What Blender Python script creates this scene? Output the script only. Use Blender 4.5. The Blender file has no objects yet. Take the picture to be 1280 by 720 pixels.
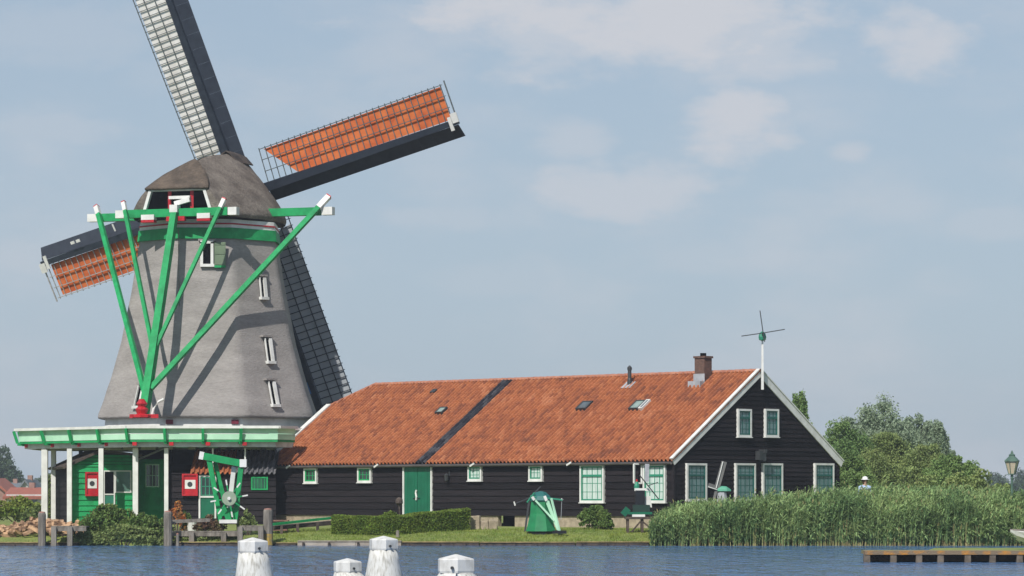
import bpy, math, random
from mathutils import Vector, Matrix, noise as mnoise
random.seed(7)
R = random.random
def U(a, b): return a + (b - a) * R()
rad = math.radians
sc = bpy.context.scene
COL = sc.collection

# ---------------------------------------------------------------- camera maths
F = 4050.0          # focal length in photograph pixels
CX, HZ = 640.0, 625.0
H = 1.62            # eye height over the water
def at(px, py, Y):
    return Vector(((px - CX) / F * Y, Y, H + (HZ - py) / F * Y))
def gx(px, Y): return (px - CX) / F * Y
def hit(px, py, P, N):
    d = Vector(((px - CX) / F, 1.0, (HZ - py) / F)); o = Vector((0, 0, H))
    return o + d * ((P - o).dot(N) / d.dot(N))

# ---------------------------------------------------------------- mesh helpers
class MB:
    def __init__(s): s.v = []; s.f = []; s.smooth = False
    def add(s, vs, fs):
        o = len(s.v); s.v += [tuple(p) for p in vs]; s.f += [tuple(i + o for i in f) for f in fs]
    def box(s, x0, x1, y0, y1, z0, z1):
        s.add([(x0,y0,z0),(x1,y0,z0),(x1,y1,z0),(x0,y1,z0),(x0,y0,z1),(x1,y0,z1),(x1,y1,z1),(x0,y1,z1)],
              [(0,3,2,1),(4,5,6,7),(0,1,5,4),(1,2,6,5),(2,3,7,6),(3,0,4,7)])
    def quad(s, a, b, c, d): s.add([a, b, c, d], [(0, 1, 2, 3)])
    def beam(s, a, b, w, h=None, up=(0,0,1), w2=None, h2=None):
        a = Vector(a); b = Vector(b); h = w if h is None else h
        w2 = w if w2 is None else w2; h2 = h if h2 is None else h2
        d = (b - a).normalized(); up = Vector(up)
        if abs(d.dot(up)) > .98: up = Vector((0, 1, 0)) if abs(d.y) < .9 else Vector((1, 0, 0))
        r = d.cross(up).normalized(); u = r.cross(d)
        vs = []
        for p, ww, hh in ((a, w, h), (b, w2, h2)):
            for i, j in ((-1,-1),(1,-1),(1,1),(-1,1)): vs.append(p + r*i*ww/2 + u*j*hh/2)
        s.add(vs, [(0,1,2,3),(7,6,5,4),(0,4,5,1),(1,5,6,2),(2,6,7,3),(3,7,4,0)])
    def tube(s, pts, rads, n=8, caps=True):
        pts = [Vector(p) for p in pts]
        if not isinstance(rads, (list, tuple)): rads = [rads] * len(pts)
        rings = []
        for i, p in enumerate(pts):
            d = (pts[min(i+1, len(pts)-1)] - pts[max(i-1, 0)])
            if d.length < 1e-9: d = Vector((0,0,1))
            d.normalize()
            ref = Vector((0,0,1)) if abs(d.z) < .9 else Vector((1,0,0))
            r = d.cross(ref).normalized(); u = r.cross(d)
            rings.append([p + (r*math.cos(2*math.pi*k/n) + u*math.sin(2*math.pi*k/n))*rads[i] for k in range(n)])
        s.loft(rings, caps)
    def loft(s, rings, caps=True, close=True):
        n = len(rings[0]); o = len(s.v)
        for rg in rings: s.v += [tuple(p) for p in rg]
        for i in range(len(rings)-1):
            for k in range(n if close else n-1):
                a = o+i*n+k; b = o+i*n+(k+1) % n
                s.f.append((a, b, b+n, a+n))
        if caps:
            s.f.append(tuple(o+k for k in reversed(range(n))))
            s.f.append(tuple(o+(len(rings)-1)*n+k for k in range(n)))
    def lathe(s, prof, n=16, c=(0,0,0), caps=True, rot=0):
        s.loft([[(c[0]+r*math.cos(2*math.pi*k/n+rot), c[1]+r*math.sin(2*math.pi*k/n+rot), c[2]+z) for k in range(n)] for r, z in prof], caps)
    def build(s, name, m, parent=None, smooth=None, bevel=0):
        me = bpy.data.meshes.new(name); me.from_pydata(s.v, [], s.f); me.update()
        if isinstance(m, (list, tuple)):
            for q in m: me.materials.append(q)
        else: me.materials.append(m)
        if smooth if smooth is not None else s.smooth:
            for p in me.polygons: p.use_smooth = True
        o = bpy.data.objects.new(name, me); COL.objects.link(o)
        if parent: o.parent = parent
        if bevel:
            b = o.modifiers.new('Bevel', 'BEVEL'); b.width = bevel; b.segments = 2; b.limit_method = 'ANGLE'
        return o
def tag(o, label=None, cat=None, group=None, kind=None):
    if label: o['label'] = label
    if cat: o['category'] = cat
    if group: o['group'] = group
    if kind: o['kind'] = kind
    return o
def empty(name, loc=(0,0,0), rz=0, **k):
    o = bpy.data.objects.new(name, None); COL.objects.link(o); o.location = loc; o.rotation_euler.z = rz
    o.empty_display_size = .3
    return tag(o, **k)
def copy_tree(o, parent=None):
    c = o.copy(); COL.objects.link(c)
    if parent: c.parent = parent
    for ch in list(o.children): copy_tree(ch, c)
    return c

# ---------------------------------------------------------------- materials
def _n(nt, t, **k):
    n = nt.nodes.new(t)
    for a, b in k.items(): setattr(n, a, b)
    return n
def mat(name, col, rough=.7, col2=None, scale=3., stretch=(1,1,1), bump=0., bscale=30., detail=5., contrast=(.35,.65), spec=.4, metal=0, coat=0, world=False, island=0., grain=.0, gscale=14.):
    m = bpy.data.materials.new(name); m.use_nodes = True; nt = m.node_tree; L = nt.links
    b = nt.nodes['Principled BSDF']; b.inputs['Roughness'].default_value = rough
    b.inputs['Specular IOR Level'].default_value = spec; b.inputs['Metallic'].default_value = metal; b.inputs['Coat Weight'].default_value = coat
    tc = _n(nt, 'ShaderNodeTexCoord'); mp = _n(nt, 'ShaderNodeMapping'); mp.inputs['Scale'].default_value = stretch
    if world:
        g = _n(nt, 'ShaderNodeNewGeometry'); L.new(g.outputs['Position'], mp.inputs[0])
    else: L.new(tc.outputs['Object'], mp.inputs[0])
    col = (*col, 1)
    if col2 is None: col2 = tuple(c*.78 for c in col[:3])
    nz = _n(nt, 'ShaderNodeTexNoise'); nz.inputs['Scale'].default_value = scale; nz.inputs['Detail'].default_value = detail
    L.new(mp.outputs[0], nz.inputs['Vector'])
    rp = _n(nt, 'ShaderNodeValToRGB'); rp.color_ramp.elements[0].position = contrast[0]; rp.color_ramp.elements[1].position = contrast[1]
    rp.color_ramp.elements[0].color = (*col2, 1); rp.color_ramp.elements[1].color = col
    L.new(nz.outputs['Fac'], rp.inputs[0]); out = rp.outputs[0]
    if grain:
        n4 = _n(nt, 'ShaderNodeTexNoise'); n4.inputs['Scale'].default_value = gscale; n4.inputs['Detail'].default_value = 8; n4.inputs['Roughness'].default_value = .7
        L.new(mp.outputs[0], n4.inputs['Vector']); h4 = _n(nt, 'ShaderNodeHueSaturation'); r4 = _n(nt, 'ShaderNodeMapRange')
        r4.inputs['From Min'].default_value = .3; r4.inputs['From Max'].default_value = .7; r4.inputs['To Min'].default_value = 1-grain; r4.inputs['To Max'].default_value = 1+grain
        L.new(n4.outputs['Fac'], r4.inputs[0]); L.new(r4.outputs[0], h4.inputs['Value']); L.new(out, h4.inputs['Color']); out = h4.outputs[0]
    if island:
        g2 = _n(nt, 'ShaderNodeNewGeometry'); hs = _n(nt, 'ShaderNodeHueSaturation')
        mr = _n(nt, 'ShaderNodeMapRange'); mr.inputs['To Min'].default_value = 1-island; mr.inputs['To Max'].default_value = 1+island
        L.new(g2.outputs['Random Per Island'], mr.inputs[0]); L.new(mr.outputs[0], hs.inputs['Value'])
        mr2 = _n(nt, 'ShaderNodeMapRange'); mr2.inputs['To Min'].default_value = .5-island*.06; mr2.inputs['To Max'].default_value = .5+island*.04
        L.new(g2.outputs['Random Per Island'], mr2.inputs[0]); L.new(mr2.outputs[0], hs.inputs['Hue'])
        L.new(out, hs.inputs['Color']); out = hs.outputs[0]
    L.new(out, b.inputs['Base Color'])
    if bump:
        n2 = _n(nt, 'ShaderNodeTexNoise'); n2.inputs['Scale'].default_value = bscale; n2.inputs['Detail'].default_value = 4
        L.new(mp.outputs[0], n2.inputs['Vector'])
        bp = _n(nt, 'ShaderNodeBump'); bp.inputs['Strength'].default_value = bump; bp.inputs['Distance'].default_value = .05
        L.new(n2.outputs['Fac'], bp.inputs['Height']); L.new(bp.outputs[0], b.inputs['Normal'])
    m['b'] = 1
    return m
def leafmat(name, c, c2, world=True, tr=.32, island=.35, scale=.8):
    m = mat(name, c, .55, c2, scale=scale, world=world, island=island, spec=.08)
    nt = m.node_tree; b = nt.nodes['Principled BSDF']; src = b.inputs['Base Color'].links[0].from_socket
    t = _n(nt, 'ShaderNodeBsdfTranslucent'); nt.links.new(src, t.inputs[0])
    mx = _n(nt, 'ShaderNodeMixShader'); mx.inputs[0].default_value = tr
    nt.links.new(b.outputs[0], mx.inputs[1]); nt.links.new(t.outputs[0], mx.inputs[2])
    nt.links.new(mx.outputs[0], nt.nodes['Material Output'].inputs[0])
    return m

M = {}
M['white'] = mat('white_paint', (.74,.74,.71), .5, (.60,.60,.57), scale=2.5, bump=.1)
M['green'] = mat('bright_green_paint', (.016,.31,.10), .6, (.012,.23,.075), scale=2, bump=.08, bscale=12, contrast=(.3,.6), spec=.2, grain=.14, gscale=4)
M['dgreen'] = mat('door_green_paint', (.006,.135,.07), .4, (.005,.105,.055), scale=2)
M['mint'] = mat('pale_green_paint', (.46,.74,.54), .5, (.36,.62,.44), scale=1.5)
M['red'] = mat('red_paint', (.5,.012,.022), .45, (.36,.01,.018))
M['tar'] = mat('black_tarred_boards', (.015,.0115,.0135), .75, (.0075,.0062,.0075), scale=1.2, stretch=(.6,.6,8), bump=.3, bscale=14, contrast=(.3,.7), spec=.18, island=.5)
M['black'] = mat('black_paint', (.012,.014,.02), .55, (.007,.008,.012), scale=4, spec=.3)
M['navy'] = mat('blue_black_paint', (.022,.03,.045), .5, (.013,.018,.03), scale=3)
M['void'] = mat('dark_interior', (.004,.004,.005), .9, (.003,.003,.003), spec=0)
M['thatch'] = mat('grey_thatch', (.33,.308,.292), .95, (.25,.233,.22), scale=.8, stretch=(.7,.7,2.4), grain=.17, gscale=7, bump=.45, bscale=14, detail=9, contrast=(.3,.7), spec=.1)
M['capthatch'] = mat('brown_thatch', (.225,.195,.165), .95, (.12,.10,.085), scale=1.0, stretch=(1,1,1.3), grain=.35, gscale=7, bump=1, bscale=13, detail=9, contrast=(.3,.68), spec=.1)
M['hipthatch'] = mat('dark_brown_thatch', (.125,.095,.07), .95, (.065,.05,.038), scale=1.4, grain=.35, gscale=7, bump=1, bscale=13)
M['cloth_painted_shade'] = mat('white_sailcloth_painted_shade', (.46,.49,.52), .8, (.36,.39,.42), scale=1.3)  # white cloth with the tower's shade painted into its colour
M['orange_cloth'] = mat('orange_sailcloth', (.66,.185,.055), .8, (.5,.105,.032), scale=1.3, bump=.5, bscale=3, spec=.1)
M['white_cloth'] = mat('white_sailcloth', (.87,.85,.81), .8, (.74,.71,.66), scale=1.3, bump=.5, bscale=3, spec=.1)
M['lattice'] = mat('grey_lattice_wood', (.13,.15,.15), .6, (.08,.095,.1), scale=6)
M['lattice_painted_sun'] = mat('lattice_wood_painted_sun', (.42,.40,.38), .6, (.26,.25,.24), scale=6)  # same lattice wood, sunlight painted in as a lighter colour
M['blue'] = mat('blue_board_paint', (.02,.15,.42), .5)
M['wood'] = mat('weathered_wood', (.26,.235,.20), .85, (.13,.115,.095), scale=3, stretch=(2,2,.5), bump=.5)
M['oldwood'] = mat('dark_old_wood', (.10,.075,.06), .85, (.04,.032,.028), scale=4, bump=.5)
M['log'] = mat('split_firewood', (.52,.33,.19), .85, (.17,.10,.06), scale=4, bump=.5, world=True, contrast=(.38,.6))
M['stone'] = mat('pale_plinth_stone', (.42,.35,.25), .9, (.27,.22,.16), scale=5, bump=.5)
M['brick'] = mat('brown_brick', (.17,.095,.07), .9, (.09,.055,.045), scale=9, stretch=(1,1,3), bump=.6, bscale=20)
M['lead'] = mat('grey_lead', (.40,.41,.43), .5, (.28,.29,.31), scale=4)
M['darkgrey'] = mat('dark_grey_metal', (.06,.065,.07), .5, metal=.3)
M['concrete'] = mat('bank_concrete', (.42,.37,.31), .9, (.25,.21,.17), scale=2.5, bump=.4)
M['curtain2'] = mat('curtain_painted_dark_reflection', (.17,.27,.27), .15, (.08,.15,.155), scale=5, stretch=(7,7,.4), spec=.7)  # net curtain with a darker reflection painted into its colour
M['curtain'] = mat('net_curtain_behind_glass', (.62,.72,.66), .18, (.42,.52,.48), scale=5, stretch=(7,7,.4), spec=.7)
M['glass'] = mat('dark_window_glass', (.035,.06,.05), .08, (.015,.03,.025), scale=2, spec=.8)
M['skyglass'] = mat('roof_window_glass', (.10,.13,.15), .1, (.07,.09,.1), spec=.8)
M['skyglass_pale'] = mat('pale_roof_window_glass', (.30,.38,.34), .15, (.18,.25,.22), spec=.8)
M['bollard'] = None
M['earth'] = mat('brown_earth', (.17,.12,.075), .95, (.08,.06,.04), scale=2, bump=.6)
M['lantern_glass'] = mat('cream_lantern_glass', (.62,.52,.36), .2, (.5,.42,.3), spec=.6)
M['lamp_green'] = mat('lamp_green', (.10,.17,.125), .5, (.06,.11,.085))
M['skin'] = mat('skin', (.55,.33,.24), .6); M['shirt'] = mat('pale_blue_cotton', (.42,.55,.78), .85); M['hair'] = mat('brown_hair', (.09,.05,.03), .8)
M['trouser'] = mat('dark_trousers', (.04,.045,.06), .85); M['cap'] = mat('white_cotton_hat', (.8,.8,.8), .8)
M['housewall'] = mat('far_house_brick', (.34,.2,.16), .9); M['housewhite'] = mat('far_house_render', (.6,.6,.58), .9)
M['houseroof'] = mat('far_red_roof', (.36,.12,.08), .9); M['housegrey'] = mat('far_grey_roof', (.17,.19,.21), .8)

# weathered white bollard timber
def bollard_mat():
    m = bpy.data.materials.new('peeling_white_timber'); m.use_nodes = True; nt = m.node_tree; L = nt.links
    b = nt.nodes['Principled BSDF']; b.inputs['Roughness'].default_value = .75
    tc = _n(nt, 'ShaderNodeTexCoord'); mp = _n(nt, 'ShaderNodeMapping'); mp.inputs['Scale'].default_value = (38, 38, 2.6)
    L.new(tc.outputs['Object'], mp.inputs[0])
    a = _n(nt, 'ShaderNodeTexNoise'); a.inputs['Scale'].default_value = 1.2; a.inputs['Detail'].default_value = 8; L.new(mp.outputs[0], a.inputs['Vector'])
    c = _n(nt, 'ShaderNodeTexNoise'); c.inputs['Scale'].default_value = 7; c.inputs['Detail'].default_value = 4; L.new(tc.outputs['Object'], c.inputs['Vector'])
    mx = _n(nt, 'ShaderNodeMath', operation='MULTIPLY_ADD'); mx.inputs[1].default_value = .5; L.new(c.outputs['Fac'], mx.inputs[0]); 
    L.new(a.outputs['Fac'], mx.inputs[2])
    rp = _n(nt, 'ShaderNodeValToRGB'); e = rp.color_ramp.elements
    e[0].position = .46; e[0].color = (.26,.25,.22,1); e[1].position = .80; e[1].color = (.60,.60,.57,1)
    q = e.new(.64); q.color = (.46,.45,.41,1)
    L.new(mx.outputs[0], rp.inputs[0]); L.new(rp.outputs[0], b.inputs['Base Color'])
    bp = _n(nt, 'ShaderNodeBump'); bp.inputs['Strength'].default_value = .18; bp.inputs['Distance'].default_value = .02
    L.new(a.outputs['Fac'], bp.inputs['Height']); L.new(bp.outputs[0], b.inputs['Normal'])
    return m
M['bollard'] = bollard_mat()
M['bollard_cap'] = mat('white_cap_paint', (.62,.62,.60), .7, (.42,.41,.38), scale=9, contrast=(.30,.5), bump=.1, stretch=(1,1,.5))

def tile_mat(name, cols, cw, rh, dark=.06):
    m = bpy.data.materials.new(name); m.use_nodes = True; nt = m.node_tree; L = nt.links
    b = nt.nodes['Principled BSDF']; b.inputs['Roughness'].default_value = .8; b.inputs['Specular IOR Level'].default_value = .25
    tc = _n(nt, 'ShaderNodeTexCoord'); mp = _n(nt, 'ShaderNodeMapping'); mp.inputs['Scale'].default_value = (1/cw, 1/rh, 0)
    L.new(tc.outputs['Object'], mp.inputs[0])
    fl = _n(nt, 'ShaderNodeVectorMath', operation='FLOOR'); L.new(mp.outputs[0], fl.inputs[0])
    wn = _n(nt, 'ShaderNodeTexWhiteNoise'); L.new(fl.outputs[0], wn.inputs['Vector'])
    nz = _n(nt, 'ShaderNodeTexNoise'); nz.inputs['Scale'].default_value = .55; nz.inputs['Detail'].default_value = 6; L.new(tc.outputs['Object'], nz.inputs['Vector'])
    ad = _n(nt, 'ShaderNodeMath', operation='MULTIPLY_ADD'); ad.inputs[1].default_value = .6; L.new(wn.outputs['Value'], ad.inputs[0])
    sb = _n(nt, 'ShaderNodeMath', operation='MULTIPLY_ADD'); sb.inputs[1].default_value = .6; sb.inputs[2].default_value = -.04
    L.new(nz.outputs['Fac'], sb.inputs[0]); L.new(sb.outputs[0], ad.inputs[2])
    rp = _n(nt, 'ShaderNodeValToRGB'); e = rp.color_ramp.elements
    e[0].position = 0; e[0].color = (*cols[0],1); e[1].position = 1; e[1].color = (*cols[-1],1)
    for i, c in enumerate(cols[1:-1]): q = e.new((i+1)/(len(cols)-1)); q.color = (*c,1)
    L.new(ad.outputs[0], rp.inputs[0])
    n3 = _n(nt, 'ShaderNodeTexNoise'); n3.inputs['Scale'].default_value = 9; n3.inputs['Detail'].default_value = 5; L.new(tc.outputs['Object'], n3.inputs['Vector'])
    hs = _n(nt, 'ShaderNodeHueSaturation'); mr = _n(nt, 'ShaderNodeMapRange'); mr.inputs['From Min'].default_value = .3; mr.inputs['From Max'].default_value = .7
    mr.inputs['To Min'].default_value = .78; mr.inputs['To Max'].default_value = 1.15
    L.new(n3.outputs['Fac'], mr.inputs[0]); L.new(mr.outputs[0], hs.inputs['Value']); L.new(rp.outputs[0], hs.inputs['Color'])
    L.new(hs.outputs[0], b.inputs['Base Color'])
    return m
CW, RH = .205, .30
M['tiles'] = tile_mat('orange_pantiles', [(.12,.05,.035),(.24,.082,.042),(.335,.112,.048),(.39,.135,.055),(.47,.2,.10)], CW, RH)
M['darktiles'] = tile_mat('black_pantiles', [(.012,.013,.018),(.02,.02,.028),(.035,.035,.045),(.12,.12,.13)], CW, RH)
M['greytiles'] = tile_mat('grey_pantiles', [(.05,.05,.055),(.09,.09,.1),(.15,.15,.16),(.22,.22,.23)], CW, RH)

M['reed'] = leafmat('reed_green', (.33,.44,.18), (.16,.26,.10), island=.32, scale=.55)
M['reedstem'] = leafmat('reed_straw', (.46,.40,.19), (.30,.28,.12), island=.3)
M['grass'] = leafmat('lawn_grass', (.27,.32,.07), (.17,.25,.05), island=.3)
M['hedge'] = leafmat('hedge_leaves', (.22,.30,.055), (.13,.20,.035), island=.4, scale=3)
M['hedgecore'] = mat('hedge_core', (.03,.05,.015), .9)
M['bush'] = leafmat('shrub_leaves', (.19,.28,.08), (.11,.18,.05), island=.45, scale=2)
M['redbush'] = leafmat('reddish_leaves', (.22,.13,.09), (.13,.12,.05), island=.45, scale=4)
M['flower'] = leafmat('orange_flowers', (.6,.2,.05), (.45,.25,.1), island=.4, scale=4)
M['willow'] = leafmat('willow_leaves', (.32,.40,.27), (.22,.29,.19), island=.2, scale=.4)
M['green_tree'] = leafmat('broad_leaves', (.24,.35,.12), (.14,.23,.08), island=.25, scale=.5)
M['olive_tree'] = leafmat('olive_leaves', (.29,.36,.13), (.18,.24,.09), island=.25, scale=.6)
M['far_tree'] = leafmat('far_leaves', (.11,.16,.09), (.07,.11,.07), island=.3, scale=.2)
M['bark'] = mat('bark', (.10,.08,.06), .95, bump=.6)

# ================================================================ SETTING
# ground: one sheet to the horizon, bank shaped down to the water
def gz(x, y):
    t = [(115.2,.11),(116,.27),(117.5,.44),(119.5,.52),(122,.56),(130,.6),(5000,.6)]
    z = t[0][1]
    for (a, za), (b, zb) in zip(t, t[1:]):
        if a <= y <= b: z = za + (zb-za)*(y-a)/(b-a); break
    if y < 150: z += .03*mnoise.noise(Vector((x*.5, y*.5, 0)))
    return z
xs = [-2500,-1200,-500,-200,-90,-50,-35] + [-30+i*.5 for i in range(121)] + [35,50,90,200,500,1200,2500]
ys = [115.2,115.5,116,116.5,117,117.5,118,118.5,119,119.5,120,121,122,124,127,130,135,140,150,170,200,300,500,900,1600,3200]
g = MB(); n = len(xs)
g.v += [(x, 115.2, -1.2) for x in xs]
for y in ys: g.v += [(x, y, gz(x, y)) for x in xs]
for j in range(len(ys)):
    for i in range(n-1):
        a = j*n+i; g.f.append((a, a+1, a+1+n, a+n))
gm = mat('grassy_ground', (.24,.28,.07), .95, (.15,.19,.05), scale=1.3, world=True, bump=.8, bscale=12, contrast=(.3,.7))
go = g.build('ground', gm, smooth=True); tag(go, 'grassy ground of the far bank', kind='structure')

# water
wm = bpy.data.materials.new('river_water'); wm.use_nodes = True; nt = wm.node_tree; L = nt.links
b = nt.nodes['Principled BSDF']; b.inputs['Base Color'].default_value = (.07,.175,.36,1); b.inputs['Roughness'].default_value = .12; b.inputs['IOR'].default_value = 1.33
ge = _n(nt, 'ShaderNodeNewGeometry')
def wn_(sx, sy, s, d):
    mp = _n(nt, 'ShaderNodeMapping'); mp.inputs['Scale'].default_value = (sx, sy, 1); L.new(ge.outputs['Position'], mp.inputs[0])
    q = _n(nt, 'ShaderNodeTexNoise'); q.inputs['Scale'].default_value = s; q.inputs['Detail'].default_value = d; q.inputs['Roughness'].default_value = .6; L.new(mp.outputs[0], q.inputs['Vector']); return q.outputs['Fac']
a1 = wn_(1, .17, 2.6, 4); a2 = wn_(1, .25, .35, 3)
m1 = _n(nt, 'ShaderNodeMath', operation='MULTIPLY_ADD'); m1.inputs[1].default_value = 1.6; L.new(a2, m1.inputs[0]); L.new(a1, m1.inputs[2])
bp = _n(nt, 'ShaderNodeBump'); bp.inputs['Strength'].default_value = 1; bp.inputs['Distance'].default_value = 1.2
L.new(m1.outputs[0], bp.inputs['Height']); L.new(bp.outputs[0], b.inputs['Normal'])
w = MB(); w.quad((-2500,-300,0),(2500,-300,0),(2500,115.25,0),(-2500,115.25,0))
tag(w.build('water', wm), 'rippled blue river water', kind='structure')

# ================================================================ BARN
TH = rad(44)
CU = Vector((math.cos(TH), -math.sin(TH), 0)); CV = Vector((math.sin(TH), math.cos(TH), 0))
YR = 121.1
CRx = gx(842, YR); CR = Vector((CRx, YR, 0))
# length and width from the photograph
tl = (335-CX)/F
Lb = (CR.x - tl*CR.y) / (CU.x - tl*CU.y)
tr_ = (1049-CX)/F
Wb = (tr_*CR.y - CR.x) / (CV.x - tr_*CV.y)
C0 = CR - CU*Lb            # front left corner
GZ = .55; EZ = H + (HZ-573)/F*YR; RZ = H + (HZ-464)/F*(YR + Wb/2*CV.y)
barn = empty('barn', (C0.x, C0.y, 0), -TH, label='long black weatherboarded barn with an orange pantile roof and white verge boards', cat='barn')
def loc(p): # world -> barn frame
    d = Vector(p) - C0; return Vector((d.dot(CU), d.dot(CV), p[2]))
Nf = -CV; Ng = CU
def onfront(px, py): return loc(hit(px, py, C0, Nf))
def ongable(px, py): return loc(hit(px, py, CR, Ng))
slope = math.atan2(RZ-EZ, Wb/2)
Nroof = (-CV*math.sin(slope) + Vector((0,0,math.cos(slope))))
def onroof(px, py): return loc(hit(px, py, C0 + Vector((0,0,EZ)), Nroof))

def boards(mb, O, X, N, Z0, Z1, rng, pitch=.24, out=.045):
    """weatherboards on a vertical plane: O origin, X along, N outwards, rng(z)->(x0,x1)"""
    O = Vector(O); X = Vector(X); N = Vector(N); z = Z0
    while z < Z1 - 1e-4:
        z2 = min(z+pitch, Z1)
        a0, a1 = rng(z); b0, b1 = rng(z2)
        j = .004*(R()-.5)
        p = [O+X*a0+N*(out+j)+Vector((0,0,z)), O+X*a1+N*(out+j)+Vector((0,0,z)), O+X*b1+N*.004+Vector((0,0,z2)), O+X*b0+N*.004+Vector((0,0,z2))]
        mb.add(p, [(0,1,2,3)])
        q = [O+X*a0+Vector((0,0,z)), O+X*a1+Vector((0,0,z)), p[1], p[0]]
        mb.add(q, [(0,1,2,3)])
        z = z2
PL = 1.0   # plinth top
wl = MB()
boards(wl, (0,0,0), (1,0,0), (0,-1,0), PL, EZ-.02, lambda z: (0, Lb), .262)
def gr(z):
    if z <= EZ: return (0, Wb)
    t = (z-EZ)/(RZ-EZ)*Wb/2; return (t, Wb-t)
boards(wl, (Lb,0,0), (0,1,0), (1,0,0), PL-.2, EZ, gr, .175, .036)
boards(wl, (Lb,0,0), (0,1,0), (1,0,0), EZ, RZ-.05, gr, .175, .036)
boards(wl, (0,Wb,0), (0,-1,0), (-1,0,0), PL, EZ, lambda z: (0, Wb), .25)
boards(wl, (0,Wb,0), (0,-1,0), (-1,0,0), EZ, EZ+(RZ-EZ)*.66, lambda z: gr(z), .25)
boards(wl, (Lb,Wb,0), (-1,0,0), (0,1,0), PL, EZ-.02, lambda z: (0, Lb), .262)
wl.box(-.01,.10,-.055,.06,PL,EZ-.06); wl.box(Lb-.06,Lb+.052,-.056,.06,PL-.2,EZ-.06)
wl.build('wall', M['tar'], barn)
pl = MB()
pa = onfront(622, 655).x; pb = onfront(643, 655).x
for x0, x1 in ((.02, pa), (pb, Lb-.02)): pl.box(x0, x1, .02, .22, .2, PL+.02)
pl.box(Lb-.22, Lb-.02, .22, Wb-.05, .2, PL)
pl.build('plinth', M['stone'], barn)
pv = MB(); pv.box(pa+.01, pb-.01, .30, .35, .2, PL); pv.build('cellar_opening', M['void'], barn)

# roof -- each slope modelled as real pantiles in its own frame (x along the ridge, y up the slope)
OE = .16
S = math.hypot(Wb/2, RZ-EZ) 
hipL = onroof(400, 509); hipT = onroof(476, 476)
s_h = math.hypot(hipL.y, hipL.z-EZ); x_h = hipT.x
def xmin(s): return -.08 if s < s_h else -.08 + (x_h+.08)*(s-s_h)/(S-s_h)
xmax = Lb + .10
def tilefield(x0, x1, s0, s1, xlo, cw=CW, rh=RH, lift=.012):
    mb = MB(); c0 = math.floor(x0/cw); c1 = math.ceil(x1/cw); nr = int(math.ceil((s1-s0)/rh))
    prof = [(0,.0),(.16,-.006),(.32,.0),(.5,.022),(.68,.042),(.84,.036),(1,.0)]
    for r in range(nr):
        sa = s0+r*rh; sb = min(sa+rh, s1)
        for c in range(c0, c1):
            xa = c*cw
            if xa+cw < max(xlo(sa), xlo(sb))-.0 and xa+cw < min(xlo(sa), xlo(sb)): continue
            jz = (R()-.5)*.012; js = (R()-.5)*.012
            lo = []; hi = []; fr = []
            for u, h in prof:
                x = xa+u*cw
                xl = min(max(x, xlo(sa), x0), x1); xh = min(max(x, xlo(sb), x0), x1)
                lo.append((xl, sa-.02+js, h*2.3+.018+jz)); hi.append((xh, sb+.01, h*2.3+jz)); fr.append((xl, sa-.02+js, h*2.3-.004+jz))
            if lo[-1][0]-lo[0][0] < .004 and hi[-1][0]-hi[0][0] < .004: continue
            k = len(prof); mb.add(lo+hi+fr, [(i, i+1, i+1+k, i+k) for i in range(k-1)] + [(i+2*k, i+1+2*k, i+1, i) for i in range(k-1)])
    mb.smooth = False
    return mb
sx0 = onroof(533, 566).x; sx0 = round(sx0/CW)*CW; sx1 = sx0 + 3*CW
roof = empty('roof', (0,0,0)); roof.parent = barn
# roof deck as body
def slopeobj(mb, name, m, side=0):
    o = mb.build(name, m, barn)
    if side == 0: o.matrix_local = Matrix.Translation((0,0,EZ)) @ Matrix.Rotation(slope, 4, 'X')
    else: o.matrix_local = Matrix.Translation((0,Wb,EZ)) @ Matrix.Scale(-1, 4, (0,1,0)) @ Matrix.Rotation(slope, 4, 'X')
    return o
bpy.data.objects.remove(roof)
f1 = tilefield(-.1, sx0, -OE, S, xmin); f2 = tilefield(sx1, xmax, -OE, S, xmin)
f1.v += f2.v and []; o_ = len(f1.v); f1.v += f2.v; f1.f += [tuple(i+o_ for i in q) for q in f2.f]
o = slopeobj(f1, 'roof', M['tiles'])
o = slopeobj(tilefield(sx0, sx1, -OE, S-.05, xmin), 'dark_tile_strip', M['darktiles']); o['label'] = 'black strip of tiles running up the orange roof'
bk = MB(); bk.box(-.08, Lb+.02, -OE, S, -.04, .02)
o = bk.build('rear_roof_slope', M['tiles'], barn); o.location = (0, Wb, EZ); 
o.rotation_euler = (-slope, 0, 0)
# the box must run towards -y for the rear slope
for v in o.data.vertices: v.co.y = -v.co.y
for v in o.data.vertices:
    s_ = -v.co.y
    if v.co.x < 0 and s_ > S-.01: v.co.x = x_h
hp = MB()
yh = hipL.y
hp.add([(-.10, yh-.1, hipL.z), (-.10, Wb-yh+.1, hipL.z), (x_h, Wb/2, RZ)], [(2,1,0)])
hp.build('half_hip', M['tiles'], barn)
ce = MB(); ce.quad((0,0,EZ-.03),(Lb,0,EZ-.03),(Lb,Wb,EZ-.03),(0,Wb,EZ-.03)); ce.build('loft_floor', M['oldwood'], barn)
# ridge tiles
rt = MB(); x = x_h
while x < xmax-.05:
    x2 = min(x+.36, xmax)
    rings = []
    for xx, rr in ((x, .105), (x2+.02, .092)):
        rings.append([(xx, Wb/2+rr*1.25*math.cos(a), RZ+.0+rr*math.sin(a)+.02*(R()-.5)*.4) for a in [math.pi*k/8 for k in range(9)]])
    rt.loft(rings, False, False); x = x2
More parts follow.
